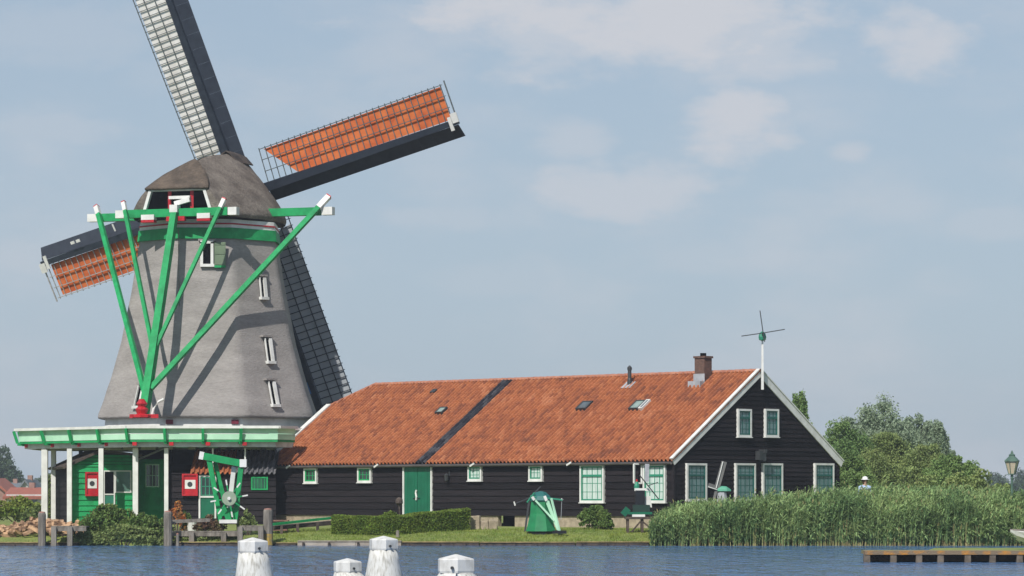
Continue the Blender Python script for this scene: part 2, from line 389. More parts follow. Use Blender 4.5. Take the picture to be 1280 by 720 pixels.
# hip ridge tiles
A = Vector((-.08, yh, hipL.z+.02)); B = Vector((x_h, Wb/2, RZ+.03)); nseg = 9
for k in range(nseg):
    p = A.lerp(B, k/nseg); q = A.lerp(B, (k+1)/nseg+.01); rt.tube([p, q], [.09,.08], 8)
rt.build('ridge_tiles', mat('pale_ridge_tiles', (.42,.19,.12), .85, (.30,.12,.08), scale=4), barn)
# verge boards
vb = MB()
def verge(mb, x, y0, z0, y1, z1, w=.26, t=.05):
    d = Vector((0, y1-y0, z1-z0)).normalized(); nn = Vector((0, -d.z, d.y)) if d.y > 0 else Vector((0, d.z, -d.y))
    a = Vector((x, y0, z0)); b_ = Vector((x, y1, z1))
    lo = [-.02, -.02]; 
    vs = []
    for p in (a, b_):
        vs += [p+nn*.07, p+nn*.07+Vector((t,0,0)), p-nn*(w-.07)+Vector((t,0,0)), p-nn*(w-.07)]
    mb.add(vs, [(0,1,2,3),(7,6,5,4),(0,4,5,1),(1,5,6,2),(2,6,7,3),(3,7,4,0)])
sx = math.cos(slope)*OE; sz = math.sin(slope)*OE
verge(vb, Lb+.03, -sx, EZ-sz, Wb/2-.002, RZ)
verge(vb, Lb+.03, Wb+sx, EZ-sz, Wb/2+.002, RZ)
# white capping strip on the verge, seen from the front
def cap(mb, x0, x1, y0, z0, y1, z1, th=.05, lift=.07):
    a = Vector((0, y0, z0)); c = Vector((0, y1, z1)); d = (c-a).normalized(); nn = Vector((0,-d.z,d.y)) if d.y > 0 else Vector((0, d.z, -d.y))
    vs = []
    for p in (a, c):
        for x_, l in ((x0, lift), (x1, lift), (x1, lift+th), (x0, lift+th)): vs.append(Vector((x_, p.y, p.z)) + nn*l)
    mb.add(vs, [(0,3,2,1),(4,5,6,7),(0,1,5,4),(1,2,6,5),(2,3,7,6),(3,0,4,7)])
cap(vb, Lb-.05, Lb+.11, -sx, EZ-sz, Wb/2, RZ, .045, .072)
cap(vb, Lb-.05, Lb+.11, Wb+sx, EZ-sz, Wb/2, RZ, .045, .072)
vb.build('verge_boards', M['white'], barn)
vb = MB(); verge(vb, -.24, Wb+sx, EZ-sz, Wb-hipL.y, hipL.z); vb.build('verge_boards', M['white'], barn)
vb = MB()
cap(vb, -.24, .02, -sx, EZ-sz, hipL.y+.05, hipL.z+.04, .05, .06)
verge(vb, -.24, -sx, EZ-sz, hipL.y, hipL.z)
vb.build('verge_boards', M['white'], barn)
# gutter with white brackets
gt = MB(); zz = EZ-sz-.07; yy = -sx-.07
gt.loft([[(x_, yy+.075*math.cos(a), zz+.075*math.sin(a)) for a in [math.pi+math.pi*k/6 for k in range(7)]] + [(x_, yy+.06*math.cos(a), zz+.06*math.sin(a)+.003) for a in [2*math.pi-math.pi*k/6 for k in range(7)]] for x_ in (-.1, Lb+.05)])
gt.box(0, Lb, -sx, -.02, EZ-sz-.10, EZ-sz-.03)
go_ = gt.build('gutter', mat('grey_zinc_gutter', (.13,.115,.115), .5, (.085,.075,.075), scale=2), barn)
for px in (366, 476, 596, 717):
    x_ = onfront(px, 578).x; c = MB(); c.beam((x_-.12, yy-.07, zz-.06), (x_+.12, yy-.075, zz+.05), .03, .07); c.build('gutter_bracket', M['white'], barn)

# windows
def window(parent, px0, px1, py0, py1, face, nx, ny, pane, sash, trans=None, fw=.075, openleaf=False):
    on = onfront if face == 'f' else ongable
    a = on(px0, py0); c = on(px1, py1)
    if face == 'f': x0, x1, z1, z0 = a.x, c.x, a.z, on(px0, py1).z
    else: x0, x1, z1, z0 = a.y, c.y, a.z, on(px0, py1).z
    def T(x, d, z): return (x, -d, z) if face == 'f' else (Lb+d, x, z)
    def bx(mb, xa, xb, da, db, za, zb):
        if da > 0: da += .038
        db += .038
        if face == 'f': mb.box(xa, xb, -db, -da, za, zb)
        else: mb.box(Lb+da, Lb+db, xa, xb, za, zb)
    fr = MB()
    bx(fr, x0, x0+fw, .0, .085, z0, z1); bx(fr, x1-fw, x1, .0, .085, z0, z1)
    bx(fr, x0+fw, x1-fw, .0, .083, z1-fw, z1); bx(fr, x0+fw, x1-fw, .0, .083, z0, z0+fw); bx(fr, x0-.03, x1+.03, .0, .11, z0-.035, z0-.002)
    o = fr.build('window', M['white'], parent)
    sa = MB(); i0, i1, j0, j1 = x0+fw, x1-fw, z0+fw, z1-fw; s = .055
    bx(sa, i0, i0+s, .02, .066, j0, j1); bx(sa, i1-s, i1, .02, .066, j0, j1)
    bx(sa, i0+s, i1-s, .02, .064, j1-s, j1); bx(sa, i0+s, i1-s, .02, .064, j0, j0+s)
    if trans: zt = j0+(j1-j0)*trans; bx(sa, i0+s, i1-s, .02, .07, zt-.035, zt+.035)
    for k in range(1, nx): xx = i0+(i1-i0)*k/nx; bx(sa, xx-.015, xx+.015, .03, .040, j0+s, j1-s)
    for k in range(1, ny): zz_ = j0+(j1-j0)*k/ny; bx(sa, i0+s, i1-s, .03, .038, zz_-.009, zz_+.009)
    sa.build('sash', sash, o)
    p = MB(); bx(p, i0+.01, i1-.01, .012, .0315, j0+.01, j1-.01); p.build('pane', pane, o)
    return o
sashg = mat('sash_green', (.03,.25,.15), .4)
sashd = mat('dark_sash_green', (.015,.12,.10), .4)
window(barn, 382, 398, 585, 604, 'f', 3, 2, M['glass'], M['green'])
window(barn, 449, 466, 584, 603, 'f', 3, 2, M['glass'], M['green'])
window(barn, 587, 604, 581.5, 601, 'f', 3, 3, M['curtain'], sashg)
window(barn, 663, 680, 581, 601, 'f', 3, 2, M['curtain'], sashg)
window(barn, 727, 757, 580.5, 628, 'f', 4, 4, M['curtain'], sashg, .72)
window(barn, 806, 834, 580, 628, 'f', 4, 4, M['curtain'], sashg, .72)
for a in ((856, 881), (917, 942), (951, 976), (1016, 1040)):
    window(barn, a[0], a[1], 579, 626, 'g', 4, 5, M['curtain2'], sashd, .70)
for a in ((920, 937), (954, 971)):
    window(barn, a[0], a[1], 511, 546, 'g', 3, 4, M['curtain2'], sashd, .70)
# open casement leaf by the last front window
p = onfront(805, 580); q = onfront(805, 604)
lf = MB(); lf.beam((p.x-.1, -.45, p.z), (p.x-.1, -.45, q.z), .06); lf.beam((p.x-.02, -.1, p.z), (p.x-.02, -.1, q.z), .06)
lf.beam((p.x-.1, -.45, p.z), (p.x-.02, -.1, p.z), .06); lf.beam((p.x-.1, -.45, q.z), (p.x-.02, -.1, q.z), .06)
lf.build('casement_leaf', M['white'], barn)
# double door
a = onfront(505, 581.5); c = onfront(541.5, 581.5); zb = .72
d = MB(); fw = .075
d.box(a.x, a.x+fw, -.09, 0, zb, a.z); d.box(c.x-fw, c.x, -.09, 0, zb, a.z); d.box(a.x+fw, c.x-fw, -.088, 0, a.z-fw, a.z); d.box(a.x, c.x, -.2, 0, zb-.1, zb-.003)
frm = d.build('door_frame', M['white'], barn)
d = MB(); mx_ = (a.x+c.x)/2
for x0, x1 in ((a.x+fw+.005, mx_-.008), (mx_+.008, c.x-fw-.005)):
    nb = 4
    for k in range(nb): d.box(x0+(x1-x0)*k/nb+.004, x0+(x1-x0)*(k+1)/nb-.004, -.055+.003*(k%2), -.01, zb+.02, a.z-fw-.01)
d.box(a.x+fw, c.x-fw, -.03, -.005, zb, a.z-fw-.004)
dr = d.build('door', M['dgreen'], frm)
hd = MB(); hd.tube([(mx_-.03,-.09,2.02),(mx_-.06,-.10,1.9),(mx_-.02,-.10,1.75),(mx_-.05,-.09,1.62)], .04, 6); hd.build('door_pull', M['white'], dr)
hd = MB(); hd.box(mx_-.25, mx_+.15, -.075, -.06, 1.66, 1.70); hd.build('latch', M['black'], dr)
# wall lantern
p = onfront(562.5, 597)
wl_ = MB(); wl_.lathe([(.02,.16),(.1,.10),(.09,.05),(.07,-.12),(.03,-.16)], 8, (p.x, -.2, p.z)); wl_.beam((p.x,-.2,p.z+.14),(p.x,-.02,p.z+.2),.03); wl_.box(p.x-.04,p.x+.04,-.04,-.0,p.z+.08,p.z+.26)
wl_.build('wall_lantern', M['darkgrey'], barn)
# camera / lamp bracket on gable
p = ongable(949, 567)
gl = MB(); gl.box(Lb, Lb+.35, p.y-.06, p.y+.06, p.z+.02, p.z+.16); gl.box(Lb+.1, Lb+.3, p.y-.12, p.y+.06, p.z-.3, p.z+.02); gl.build('floodlight', M['darkgrey'], barn)
gl = MB(); gl.box(Lb+.1, Lb+.32, p.y-.35, p.y-.14, p.z-.25, p.z+.1); gl.build('alarm_box', M['darkgrey'], barn)
# barn chimney, flue, roof lights
cp = onroof(876, 474); ch = MB(); chy = Wb/2-.35
cp = loc(hit(879, 462, C0+CV*(Wb/2-.4), -CV))
ch.box(cp.x-.25, cp.x+.25, cp.y-.22, cp.y+.22, RZ-.6, RZ+.56); ch.box(cp.x-.29, cp.x+.29, cp.y-.26, cp.y+.26, RZ+.56, RZ+.64)
co = ch.build('chimney', M['brick'], barn)
fl = MB(); fl.lathe([(.12,.0),(.12,.12)], 10, (cp.x, cp.y, RZ+.64)); fl.build('chimney_pot', M['void'], co)
fl = MB(); fl.box(cp.x-.28, cp.x+.28, cp.y-.26, cp.y-.222, RZ-.6, RZ-.05); fl.box(cp.x-.36, cp.x+.27, cp.y-.5, cp.y-.262, RZ-.60, RZ-.34); fl.build('lead_flashing', M['lead'], co)
p = onroof(787, 482); fp = MB(); fp.lathe([(.11,-.1),(.09,.25),(.075,.28),(.075,.62),(.095,.62),(.095,.72),(.02,.8)], 10, (p.x, p.y, p.z)); po = fp.build('flue_pipe', M['darkgrey'], barn)
def roofquad(px, py, w, h, lift, th, m, name, parent=barn):
    p = onroof(px, py); s_ = math.hypot(p.y, p.z-EZ)
    q = MB(); q.box(p.x-w/2, p.x+w/2, s_-h/2, s_+h/2, lift, lift+th); return slopeobj(q, name, m)
roofquad(786, 483, .5, .45, .06, .02, M['lead'], 'flue_flashing')
def skylight(px, py, w, h, gm_, fm=None, open_=False):
    p = onroof(px, py); s_ = math.hypot(p.y, p.z-EZ)
    fr = MB()
    for x0, x1, y0, y1 in ((-w/2,-w/2+.05,-h/2,h/2),(w/2-.05,w/2,-h/2,h/2),(-w/2+.05,w/2-.05,-h/2,-h/2+.05),(-w/2+.05,w/2-.05,h/2-.05,h/2)):
        fr.box(p.x+x0, p.x+x1, s_+y0, s_+y1, .03, .17)
    o = slopeobj(fr, 'skylight', fm or M['darkgrey'])
    g_ = MB(); g_.box(p.x-w/2+.05, p.x+w/2-.05, s_-h/2+.05, s_+h/2-.05, .06, .15); go2 = g_.build('pane', gm_, o)
    return o
skylight(732, 510, .55, .55, M['skyglass'])
skylight(798, 509.5, .5, .6, M['skyglass_pale'])
skylight(807, 509, .2, .62, M['skyglass'], M['white'])
skylight(553, 516, .42, .42, M['skyglass_pale'])
roofquad(543, 491, .25, .25, .08, .04, M['darkgrey'], 'missing_tile')

# little ridge mill on a white pole
tp = loc(at(945.5, 470, YR+Wb/2*CV.y)); 
ap = C0 + CU*(Lb+.18) + CV*(Wb/2)
def zat(py, Y): return H+(HZ-py)/F*Y
rm = empty('ridge_windvane', (ap.x, ap.y, zat(487, ap.y)), 0, label='tiny four bladed wind vane mill on a white pole at the gable top', cat='wind vane')
q = MB(); zt = zat(424, ap.y)-zat(487, ap.y); q.beam((0,0,0),(0,0,zt),.1,.1,w2=.07,h2=.07); q.build('pole', M['white'], rm)
q = MB(); q.lathe([(.05,0),(.13,.03),(.15,.15),(.11,.3),(.03,.36)], 8, (0,0,zt-.06)); q.beam((0,.0,zt+.18),(0,-.36,zt+.22),.07); q.build('head', sashg, rm)
q = MB(); hb = Vector((0,-.36,zt+.22))
for dx, dz in ((-.83,-.12),(.83,.14),(-.12,.86),(.06,-.34)):
    e_ = hb+Vector((dx,0,dz)); q.beam(hb, e_, .035, .035); 
q.build('blades', M['darkgrey'], rm)

# ================================================================ WINDMILL
YM = 142.0; SM = F/YM
XM = gx(262, YM)
PHI = rad(18.2); AL = rad(10)
mill = empty('windmill', (XM, YM, 0), 0, label='tall grey thatched octagonal windmill with green tail poles and orange and white sails', cat='windmill')
def mz(py, dy=0): return H + (HZ-py)/F*(YM+dy)       # height at depth offset dy
def mx(px, dy=0): return gx(px, YM+dy) - XM
ax = Vector((math.sin(PHI), math.cos(PHI), 0)); ex = Vector((math.cos(PHI), -math.sin(PHI), 0))
def oct_r(th, ap, p=130):
    s_ = 0
    for k in range(8):
        c = math.cos(th-(k*math.pi/4))
        if c > 0: s_ += c**p
    return ap/(s_**(1/p))
NT = 96
def octring(ap, z, p=130): return [(oct_r(2*math.pi*k/NT, ap, p)*math.cos(2*math.pi*k/NT), oct_r(2*math.pi*k/NT, ap, p)*math.sin(2*math.pi*k/NT), z) for k in range(NT)]
prof = [(303,83.5),(320,86),(345,90),(372,94.5),(400,100),(430,106),(455,112.5),(478,119),(495,124.5),(508,129),(518,132.5),(522.5,133.5)]
def wob(ring, a=.018):
    return [(x*(1+a/4*mnoise.noise(Vector((x*1.5,y*1.5,z*1.2)))), y*(1+a/4*mnoise.noise(Vector((x*1.5,y*1.5,z*1.2+9)))), z+.02*mnoise.noise(Vector((x*3,y*3,z)))) for x, y, z in ring]
pf = []
for (p0, w0), (p1, w1) in zip(prof, prof[1:]):
    for k in range(4): pf.append((p0+(p1-p0)*k/4, w0+(w1-w0)*k/4))
pf.append(prof[-1])
t = MB()
rings = [wob(octring(w_/SM, mz(p_))) for p_, w_ in pf]
rings += [octring(w_/SM, mz(p_)) for p_, w_ in ((524.5,133),(525.5,130),(522,118))]
t.loft(rings, caps=False)
tower = t.build('thatched_tower', M['thatch'], mill, smooth=True)
# collar: green band, white band with a red line
t = MB(); t.loft([octring(w_/SM, mz(p_), 90) for p_, w_ in ((305,84.5),(305,87),(291.5,85.5),(291.5,80))], caps=False); t.build('green_collar', M['green'], mill)
t = MB(); t.loft([octring(w_/SM, mz(p_), 90) for p_, w_ in ((292,82),(292,84.5),(281,83.5),(281,76))], caps=False); wc = t.build('white_collar', M['white'], mill)
t = MB(); t.loft([octring(w_/SM, mz(p_), 90) for p_, w_ in ((287.5,84.1),(287.5,85),(285.8,84.9),(285.8,83.6))], caps=False); t.build('red_line', M['red'], wc)
# white base wall between the skirt and the stage deck
ZD = mz(550.5, -8)
t = MB(); t.loft([octring(4.45, ZD+.01), octring(4.35, mz(518))], caps=False); t.build('base_wall', M['white'], mill)
for px in (212, 294): t = MB(); t.box(mx(px,-4.4)-.15, mx(px,-4.4)+.15, -4.50, -4.40, mz(530,-4.5), mz(524.5,-4.5)); t.build('base_vent', mat('dark_red_paint', (.16,.01,.03), .5), mill)
# tarred ground floor
t = MB()
for k in range(8):
    th = k*math.pi/4; N_ = Vector((math.cos(th), math.sin(th), 0)); X_ = Vector((-math.sin(th), math.cos(th), 0)); apo = 3.2; hw = apo*math.tan(math.pi/8)
    boards(t, N_*apo-X_*hw, X_, N_, .5, ZD-.3, lambda z: (0, 2*hw), .22)
t.build('ground_floor_wall', M['tar'], mill)

# tower windows (frames set into the thatch, facing out of their facet)
def mwin(px, pyt, pyb, wpx, th_deg, lean, name='tower_window', red=False, shutter=False):
    th = rad(th_deg); N_ = Vector((math.cos(th), math.sin(th), 0)); X_ = Vector((-math.sin(th), math.cos(th), 0))
    def surf(py):
        # apothem at a given row
        for (p0, w0), (p1, w1) in zip(prof, prof[1:]):
            if p0 <= py <= p1: return (w0+(w1-w0)*(py-p0)/(p1-p0))/SM
        return prof[0][1]/SM
    dy = -3.2
    pym = (pyt+pyb)/2; a0 = surf(pyb); a1 = surf(pyt)
    # world x wanted -> position on facet
    def onfacet(px_, py, apo):
        P = Vector((XM, YM, 0)) + N_*apo; h_ = hit(px_, py, P, N_); d_ = h_ - Vector((XM, YM, 0)); return d_.dot(X_), h_.z
    xa, za = onfacet(px, pyb, a0); xb, zb_ = onfacet(px+lean, pyt, a0)
    w = wpx/(F/(YM+dy))/max(.35, abs(N_.y))
    out = a0+.12
    def P3(x, d, z): return N_*(out+d)+X_*x+Vector((0,0,z))
    fr = MB(); big = wpx > 10
    t0_, t1_ = (.12,.16) if big else (.06,.08)
    lean_o = Vector((0,0,0)) if big else N_*-(a0-a1)*.8
    fr.beam(P3(xa-w/2, 0, za), P3(xa-w/2, 0, zb_)+lean_o, t0_*(1 if big else .6), t1_, up=N_)
    fr.beam(P3(xa+w/2, 0, za), P3(xa+w/2, 0, zb_)+lean_o, t0_*(1 if big else 2.6), t1_, up=N_)
    fr.beam(P3(xa-w/2-.06, 0, za), P3(xa+w/2+.1, 0, za), .2, .12)
    if big: fr.beam(P3(xa-w/2-.06, 0, zb_), P3(xa+w/2+.06, 0, zb_), .16, .12)
    o = fr.build(name, M['red'] if red else M['white'], mill)
    p = MB(); p.quad(P3(xa-w/2, -.03, za), P3(xa+w/2, -.03, za), P3(xa+w/2, -.03, zb_)+lean_o, P3(xa-w/2, -.03, zb_)+lean_o); p.build('pane', M['void'], o)
    # little thatch hood
    h_ = MB(); h_.beam(P3(xa-w/2-.15, -.25, zb_+.10)+lean_o, P3(xa+w/2+.15, -.25, zb_+.10)+lean_o, .6, .08); h_.build('hood', M['thatch'], o)
    if shutter:
        s2 = MB(); s2.box(0, .48, -.04, 0, 0, zb_-za); 
        for zz_ in (.05, (zb_-za)/2, zb_-za-.1): s2.box(.03, .45, -.06, -.04, zz_-.02, zz_+.05)
        q = s2.build('shutter', mat('faded_green_shutter', (.16,.22,.14), .7), o)
        q.location = (xa*X_+N_*(out+.02))+Vector((0,0,za)); q.location.x += w/2+.1
        s3 = MB(); s3.box(0, .48, -.07, -.0, -.1, -.003); s3.build('shutter_rail', M['green'], q)
mwin(259, 303, 332, 13, -90, 0, shutter=True)
mwin(327.5, 347, 373, 5.5, -45, 0)
mwin(336, 423, 453, 6, -45, 0)
mwin(342, 477, 507, 6, -45, 0)
mwin(173.5, 482, 509, 7, -135, 0, red=False)

# ---- cap
ZC = mz(279)        # underside of the cap
secs = [(-3.35,1.15,1.45,.0),(-3.1,1.36,1.72,.12),(-2.7,1.72,2.15,.35),(-2.2,2.12,2.5,.6),(-1.5,2.55,2.75,.85),(-.6,2.86,2.86,1),(.5,3.06,2.84,1),(1.5,3.2,2.7,1),(2.3,3.28,2.42,1),(3.0,3.3,2.1,1),(3.25,3.22,1.95,1)]
g0 = [(0,1),(.05,1.03),(.12,.99),(.25,.86),(.4,.71),(.55,.555),(.7,.40),(.82,.265),(.91,.155),(.97,.07),(1,.015)]
g1 = [(0,1),(.06,1.02),(.25,.98),(.5,.93),(.7,.86),(.82,.76),(.9,.62),(.95,.45),(.98,.3),(.995,.15),(1,.03)]
def capsec(u_, h_, w_, f_, grow=0):
    pts = []
    for i in range(len(g0)):
        v = g0[i][0]*f_+g1[i][0]*(1-f_); q = g0[i][1]*f_+g1[i][1]*(1-f_)
        zb = .55*(1-f_)**1.5
        pts.append((q*w_, zb*0+v*h_))
    ring = [ax*u_ + ex*a + Vector((0,0,ZC+b_)) for a, b_ in pts] + [ax*u_ - ex*a + Vector((0,0,ZC+b_)) for a, b_ in reversed(pts)]
    return ring
def dens(ss, k=4):
    out = []
    for a, b_ in zip(ss, ss[1:]):
        for i in range(k): out.append(tuple(a[j]+(b_[j]-a[j])*i/k for j in range(4)))
    return out+[ss[-1]]
def lerpt(tb, x):
    for (a, va), (b_, vb_) in zip(tb, tb[1:]):
        if x <= b_: return va+(vb_-va)*max(0, (x-a)/(b_-a))
    return tb[-1][1]
GP = [(0,1),(.05,1.03),(.12,1.0),(.25,.91),(.4,.79),(.55,.63),(.7,.455),(.82,.29),(.91,.165),(.97,.075),(1,.015)]
HT = [(-3.5,2.38),(-1.6,2.55),(-.6,2.82),(.5,3.04),(1.5,3.18),(2.3,3.26),(3.25,3.28)]
WT = [(-3.5,2.08),(-2.6,2.4),(-1.5,2.74),(-.6,2.95),(.5,3.02),(1.5,2.9),(2.3,2.65),(3.25,2.15)]
VE = 1.14/2.4
def u0f(v): return -3.5 if v <= VE else -3.5+(v-VE)/(1-VE)*1.95
def cpt(t_, v, sd):
    u_ = u0f(v)+(3.25-u0f(v))*t_
    p = ax*u_ + ex*(sd*lerpt(WT, u_)*lerpt(GP, v)) + Vector((0,0,ZC+v*lerpt(HT, u_)))
    return p + Vector((0,0,.025*mnoise.noise(p*2.2))) + ex*.03*mnoise.noise(p*1.7+Vector((5,0,0)))
NVv, NTt = 30, 34
t = MB()
for sd in (1, -1):
    o0 = len(t.v)
    for i in range(NTt+1):
        for j in range(NVv+1): t.v.append(tuple(cpt(i/NTt, j/NVv, sd)))
    for i in range(NTt):
        for j in range(NVv):
            a_ = o0+i*(NVv+1)+j; f_ = (a_, a_+1, a_+NVv+2, a_+NVv+1); t.f.append(f_ if sd < 0 else f_[::-1])
# front plug
t.f.append(tuple([NTt*(NVv+1)+j for j in range(NVv+1)]+[(NVv+1)*(NTt+1)+NTt*(NVv+1)+j for j in reversed(range(NVv+1))]))
cap_o = t.build('cap', M['capthatch'], mill, smooth=True)
hipm = MB(); rows_ = 14; cols_ = 12
for i in range(rows_+1):
    v = VE+(1-VE)*i/rows_; a_, b_ = cpt(0, v, -1), cpt(0, v, 1)
    for j in range(cols_+1):
        p_ = a_.lerp(b_, j/cols_); p_ = p_ - ax*(.10*math.sin(math.pi*j/cols_)*(1-i/rows_)+.03) + Vector((0,0,.02+.02*mnoise.noise(p_*3))); hipm.v.append(tuple(p_))
hipm.f += [(i*(cols_+1)+j, i*(cols_+1)+j+1, (i+1)*(cols_+1)+j+1, (i+1)*(cols_+1)+j) for i in range(rows_) for j in range(cols_)]
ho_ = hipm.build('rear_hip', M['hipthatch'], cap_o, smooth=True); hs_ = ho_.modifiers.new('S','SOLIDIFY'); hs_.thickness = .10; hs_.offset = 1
for sd in (-1, 1):
    t = MB(); ck_ = 8
    for i in range(ck_+1):
        v = VE*i/ck_; p_ = cpt(0, v, sd); z_ = v*lerpt(HT, -3.5); q_ = ax*-3.46+ex*sd*(1.62-.36*min(1,z_/1.15))+Vector((0,0,ZC+z_)); 
        for j in range(3): t.v.append(tuple(p_.lerp(q_, j/2)))
    for i in range(ck_):
        for j in range(2): a_ = i*3+j; t.f.append((a_, a_+1, a_+4, a_+3))
    t.build('rear_cheek', M['capthatch'], cap_o, smooth=True)
# floor of the cap
t = MB(); rr = [ax*s_[0]+ex*s_[2]*.97+Vector((0,0,ZC+.03)) for s_ in secs]+[ax*s_[0]-ex*s_[2]*.97+Vector((0,0,ZC+.03)) for s_ in reversed(secs)]
t.add(rr, [tuple(range(len(rr)))]); t.build('cap_floor', M['oldwood'], cap_o)
def cp_(u_, e_, z_): return ax*u_+ex*e_+Vector((0,0,ZC+z_))
# dark bay wall a little inside
t = MB(); t.add([cp_(-2.6,-2.1,.0), cp_(-2.6,2.1,.0), cp_(-2.6,1.5,1.25), cp_(-2.6,-1.5,1.25)], [(0,1,2,3)]); t.build('dark_bay', M['void'], cap_o)
# white framed trapezoid
t = MB(); u0 = -3.42
P = [cp_(u0,-1.6,.05), cp_(u0,1.62,.05), cp_(u0,1.25,1.17), cp_(u0,-1.25,1.17)]
for i, j in ((1,2),(2,3),(3,0)): t.beam(P[i], P[j], .13, .17, up=ax)
t.build('rear_frame', M['white'], cap_o)
for e_ in (-.42, .62): t = MB(); t.beam(cp_(u0+.12, e_, .1), cp_(u0+.12, e_, 1.12), .14, .13); t.build('rear_post', M['red'], cap_o)
t = MB(); t.beam(cp_(u0-.02,-.38,.82), cp_(u0-.02,.6,.82), .14, .13); t.beam(cp_(u0-.05,-.1,.55), cp_(u0-.05,.6,.72), .16, .2); t.build('rear_crossbar', M['white'], cap_o)
for e_ in (-1.25, 1.35):
    t = MB(); t.beam(cp_(u0-.25,e_-.28,-.02), cp_(u0-.25,e_+.32,-.02), .3, .22); be_ = t.build('beam_end', M['white'], cap_o)
    t = MB(); t.beam(cp_(u0-.26,e_-.28,-.19), cp_(u0-.26,e_+.32,-.19), .3, .1); t.build('beam_end_band', M['red'], cap_o)
t = MB(); t.beam(cp_(u0-.2,-.4,-.1), cp_(u0-.2,.45,-.1), .2, .2); t.build('red_block', M['red'], cap_o)
# lead ridge cover near the sails
t = MB(); t.loft([[cp_(u_, e_*s_, 3.28+dz) for e_, dz in ((-.62,-.42),(-.3,-.05),(0,.1),(.3,-.05),(.62,-.42))] for u_, s_ in ((1.8,.8),(2.6,1),(3.4,1.05))], caps=False, close=False)
o = t.build('ridge_cover', M['oldwood'], cap_o); sm_ = o.modifiers.new('S','SOLIDIFY'); sm_.thickness = .05

# ---- sails
PS = rad(20); AL = rad(15.5); axs = Vector((math.sin(PS), math.cos(PS), 0)); exs = Vector((math.cos(PS), -math.sin(PS), 0))
HUB = axs*3.6 - exs*.11 + Vector((0,0, H+(HZ-244.5)/F*(YM+3.38)))
A_ = (axs*math.cos(AL)+Vector((0,0,math.sin(AL)))).normalized(); E_ = exs; U_ = (Vector((0,0,math.cos(AL)))-axs*math.sin(AL))
t = MB(); t.tube([HUB-A_*1.6, HUB+A_*.55], [.42,.36], 12); t.build('windshaft', M['black'], mill)
RS = 11.0
def sail(ang, cloth, cloth_m, lat_m, name='sail', start=1.35):
    D = E_*math.cos(ang)+U_*math.sin(ang); Lt = -E_*math.sin(ang)+U_*math.cos(ang)
    def P(r, l, n_=0):
        tw = rad(14 - 12*(r/RS))      # weather: the sail twists towards the tip
        return HUB + D*r + Lt*l*math.cos(tw) + A_*(l*math.sin(tw)*.8 + n_)
    off = .0 if int(round(ang/(math.pi/2))) % 2 else .22
    t = MB(); t.beam(P(0,0,off), P(RS,0,off), .42, .38, up=A_, w2=.24, h2=.22)
    st = t.build(name, M['navy'], mill)
    l0, l1 = .12, 1.72
    t = MB(); nb = 31
    for k in range(nb):
        r = start+(RS-.25-start)*k/(nb-1); t.beam(P(r,-.10,off), P(r,l1+.06,off), .034, .034, up=D)
    for l in (l0+(l1-l0)*.36, l0+(l1-l0)*.69, l1):
        for k in range(12):
            ra = start+(RS-.15-start)*k/12; rb = start+(RS-.15-start)*(k+1)/12
            t.beam(P(ra,l,off-.045), P(rb,l,off-.045), .035, .04, up=A_)
    t.build('lattice', lat_m, st)
    # wind boards on the leading side
    t = MB(); nbd = 14
    for k in range(nbd):
        ra = start-.1+(RS+.05-start)*k/nbd; rb = start-.1+(RS+.05-start)*(k+1)/nbd-.003
        w0, w1 = -.15, -.72
        dn = .18
        a, b_, c, d = P(ra,w0,off+.03), P(rb,w0,off+.03), P(rb,w1,off+dn+.18), P(ra,w1,off+dn+.18)
        nn = (b_-a).cross(d-a).normalized()*.03
        t.add([a,b_,c,d,a+nn,b_+nn,c+nn,d+nn], [(0,1,2,3),(7,6,5,4),(0,4,5,1),(1,5,6,2),(2,6,7,3),(3,7,4,0)])
    t.build('wind_board', M['navy'], st)
    if cloth:
        t = MB(); nr, nl = 120, 12
        r_in_out, r_in_in, r_out = cloth
        for i in range(nr+1):
            for j in range(nl+1):
                v = j/nl; l = .16+(1.66-.16)*v
                ra = r_in_in+(r_in_out-r_in_in)*v; rb = r_out-(.35*abs(v-.5)*0+.35*(1-v)*0)
                r = ra+(rb-ra)*i/nr
                dn = .022-.008*abs(math.sin(math.pi*(r-start)/((RS-.25-start)/(nb-1))))*(.5+.5*mnoise.noise(Vector((r*1.3, l*2, ang))))+.04*mnoise.noise(Vector((r*.9, l*1.4, ang)))*0
                t.v.append(P(r, l, off+dn+.03))
        for i in range(nr):
            for j in range(nl):
                a = i*(nl+1)+j; t.f.append((a, a+1, a+nl+2, a+nl+1))
        t.build('sailcloth', cloth_m, st, smooth=True)
    # tip pieces
    t = MB(); t.beam(P(RS-.32,-.32,off-.1), P(RS-.32,.30,off-.1), .16, .06, up=A_); t.beam(P(RS-.06,-.02,off-.12), P(RS-.06,.42,off-.12), .30, .06, up=A_)
    t.build('tip_band', M['white'], st)
    t = MB(); t.beam(P(RS-.02,.2,off), P(RS-.02,l1+.15,off), .05, .05, up=D); t.build('tip_bar', lat_m, st)
    return st, P, off
psi = rad(15.3)
s1, P1, o1 = sail(psi, (1.55, 2.9, 10.7), M['orange_cloth'], M['lattice'])
s2, P2, o2 = sail(psi+math.pi/2, (1.9, 2.2, 10.5), M['white_cloth'], M['lattice'])
s3, P3_, o3 = sail(psi+math.pi, (2.2, 3.4, 10.6), M['orange_cloth'], M['lattice_painted_sun'])
s4, P4, o4 = sail(psi+1.5*math.pi, (1.9, 2.2, 10.4), M['cloth_painted_shade'], M['navy'])
for s_, c in ((s1,'sail with an orange cloth, pointing right'),(s2,'sail with a white cloth, pointing up'),(s3,'sail with an orange cloth, pointing left'),(s4,'lower sail behind the thatched tower')): s_['label'] = c
t = MB()
for r in (8.6, 8.9): t.beam(P3_(r,-.55,-.08), P3_(r,-.42,-.08), .2, .05, up=A_)
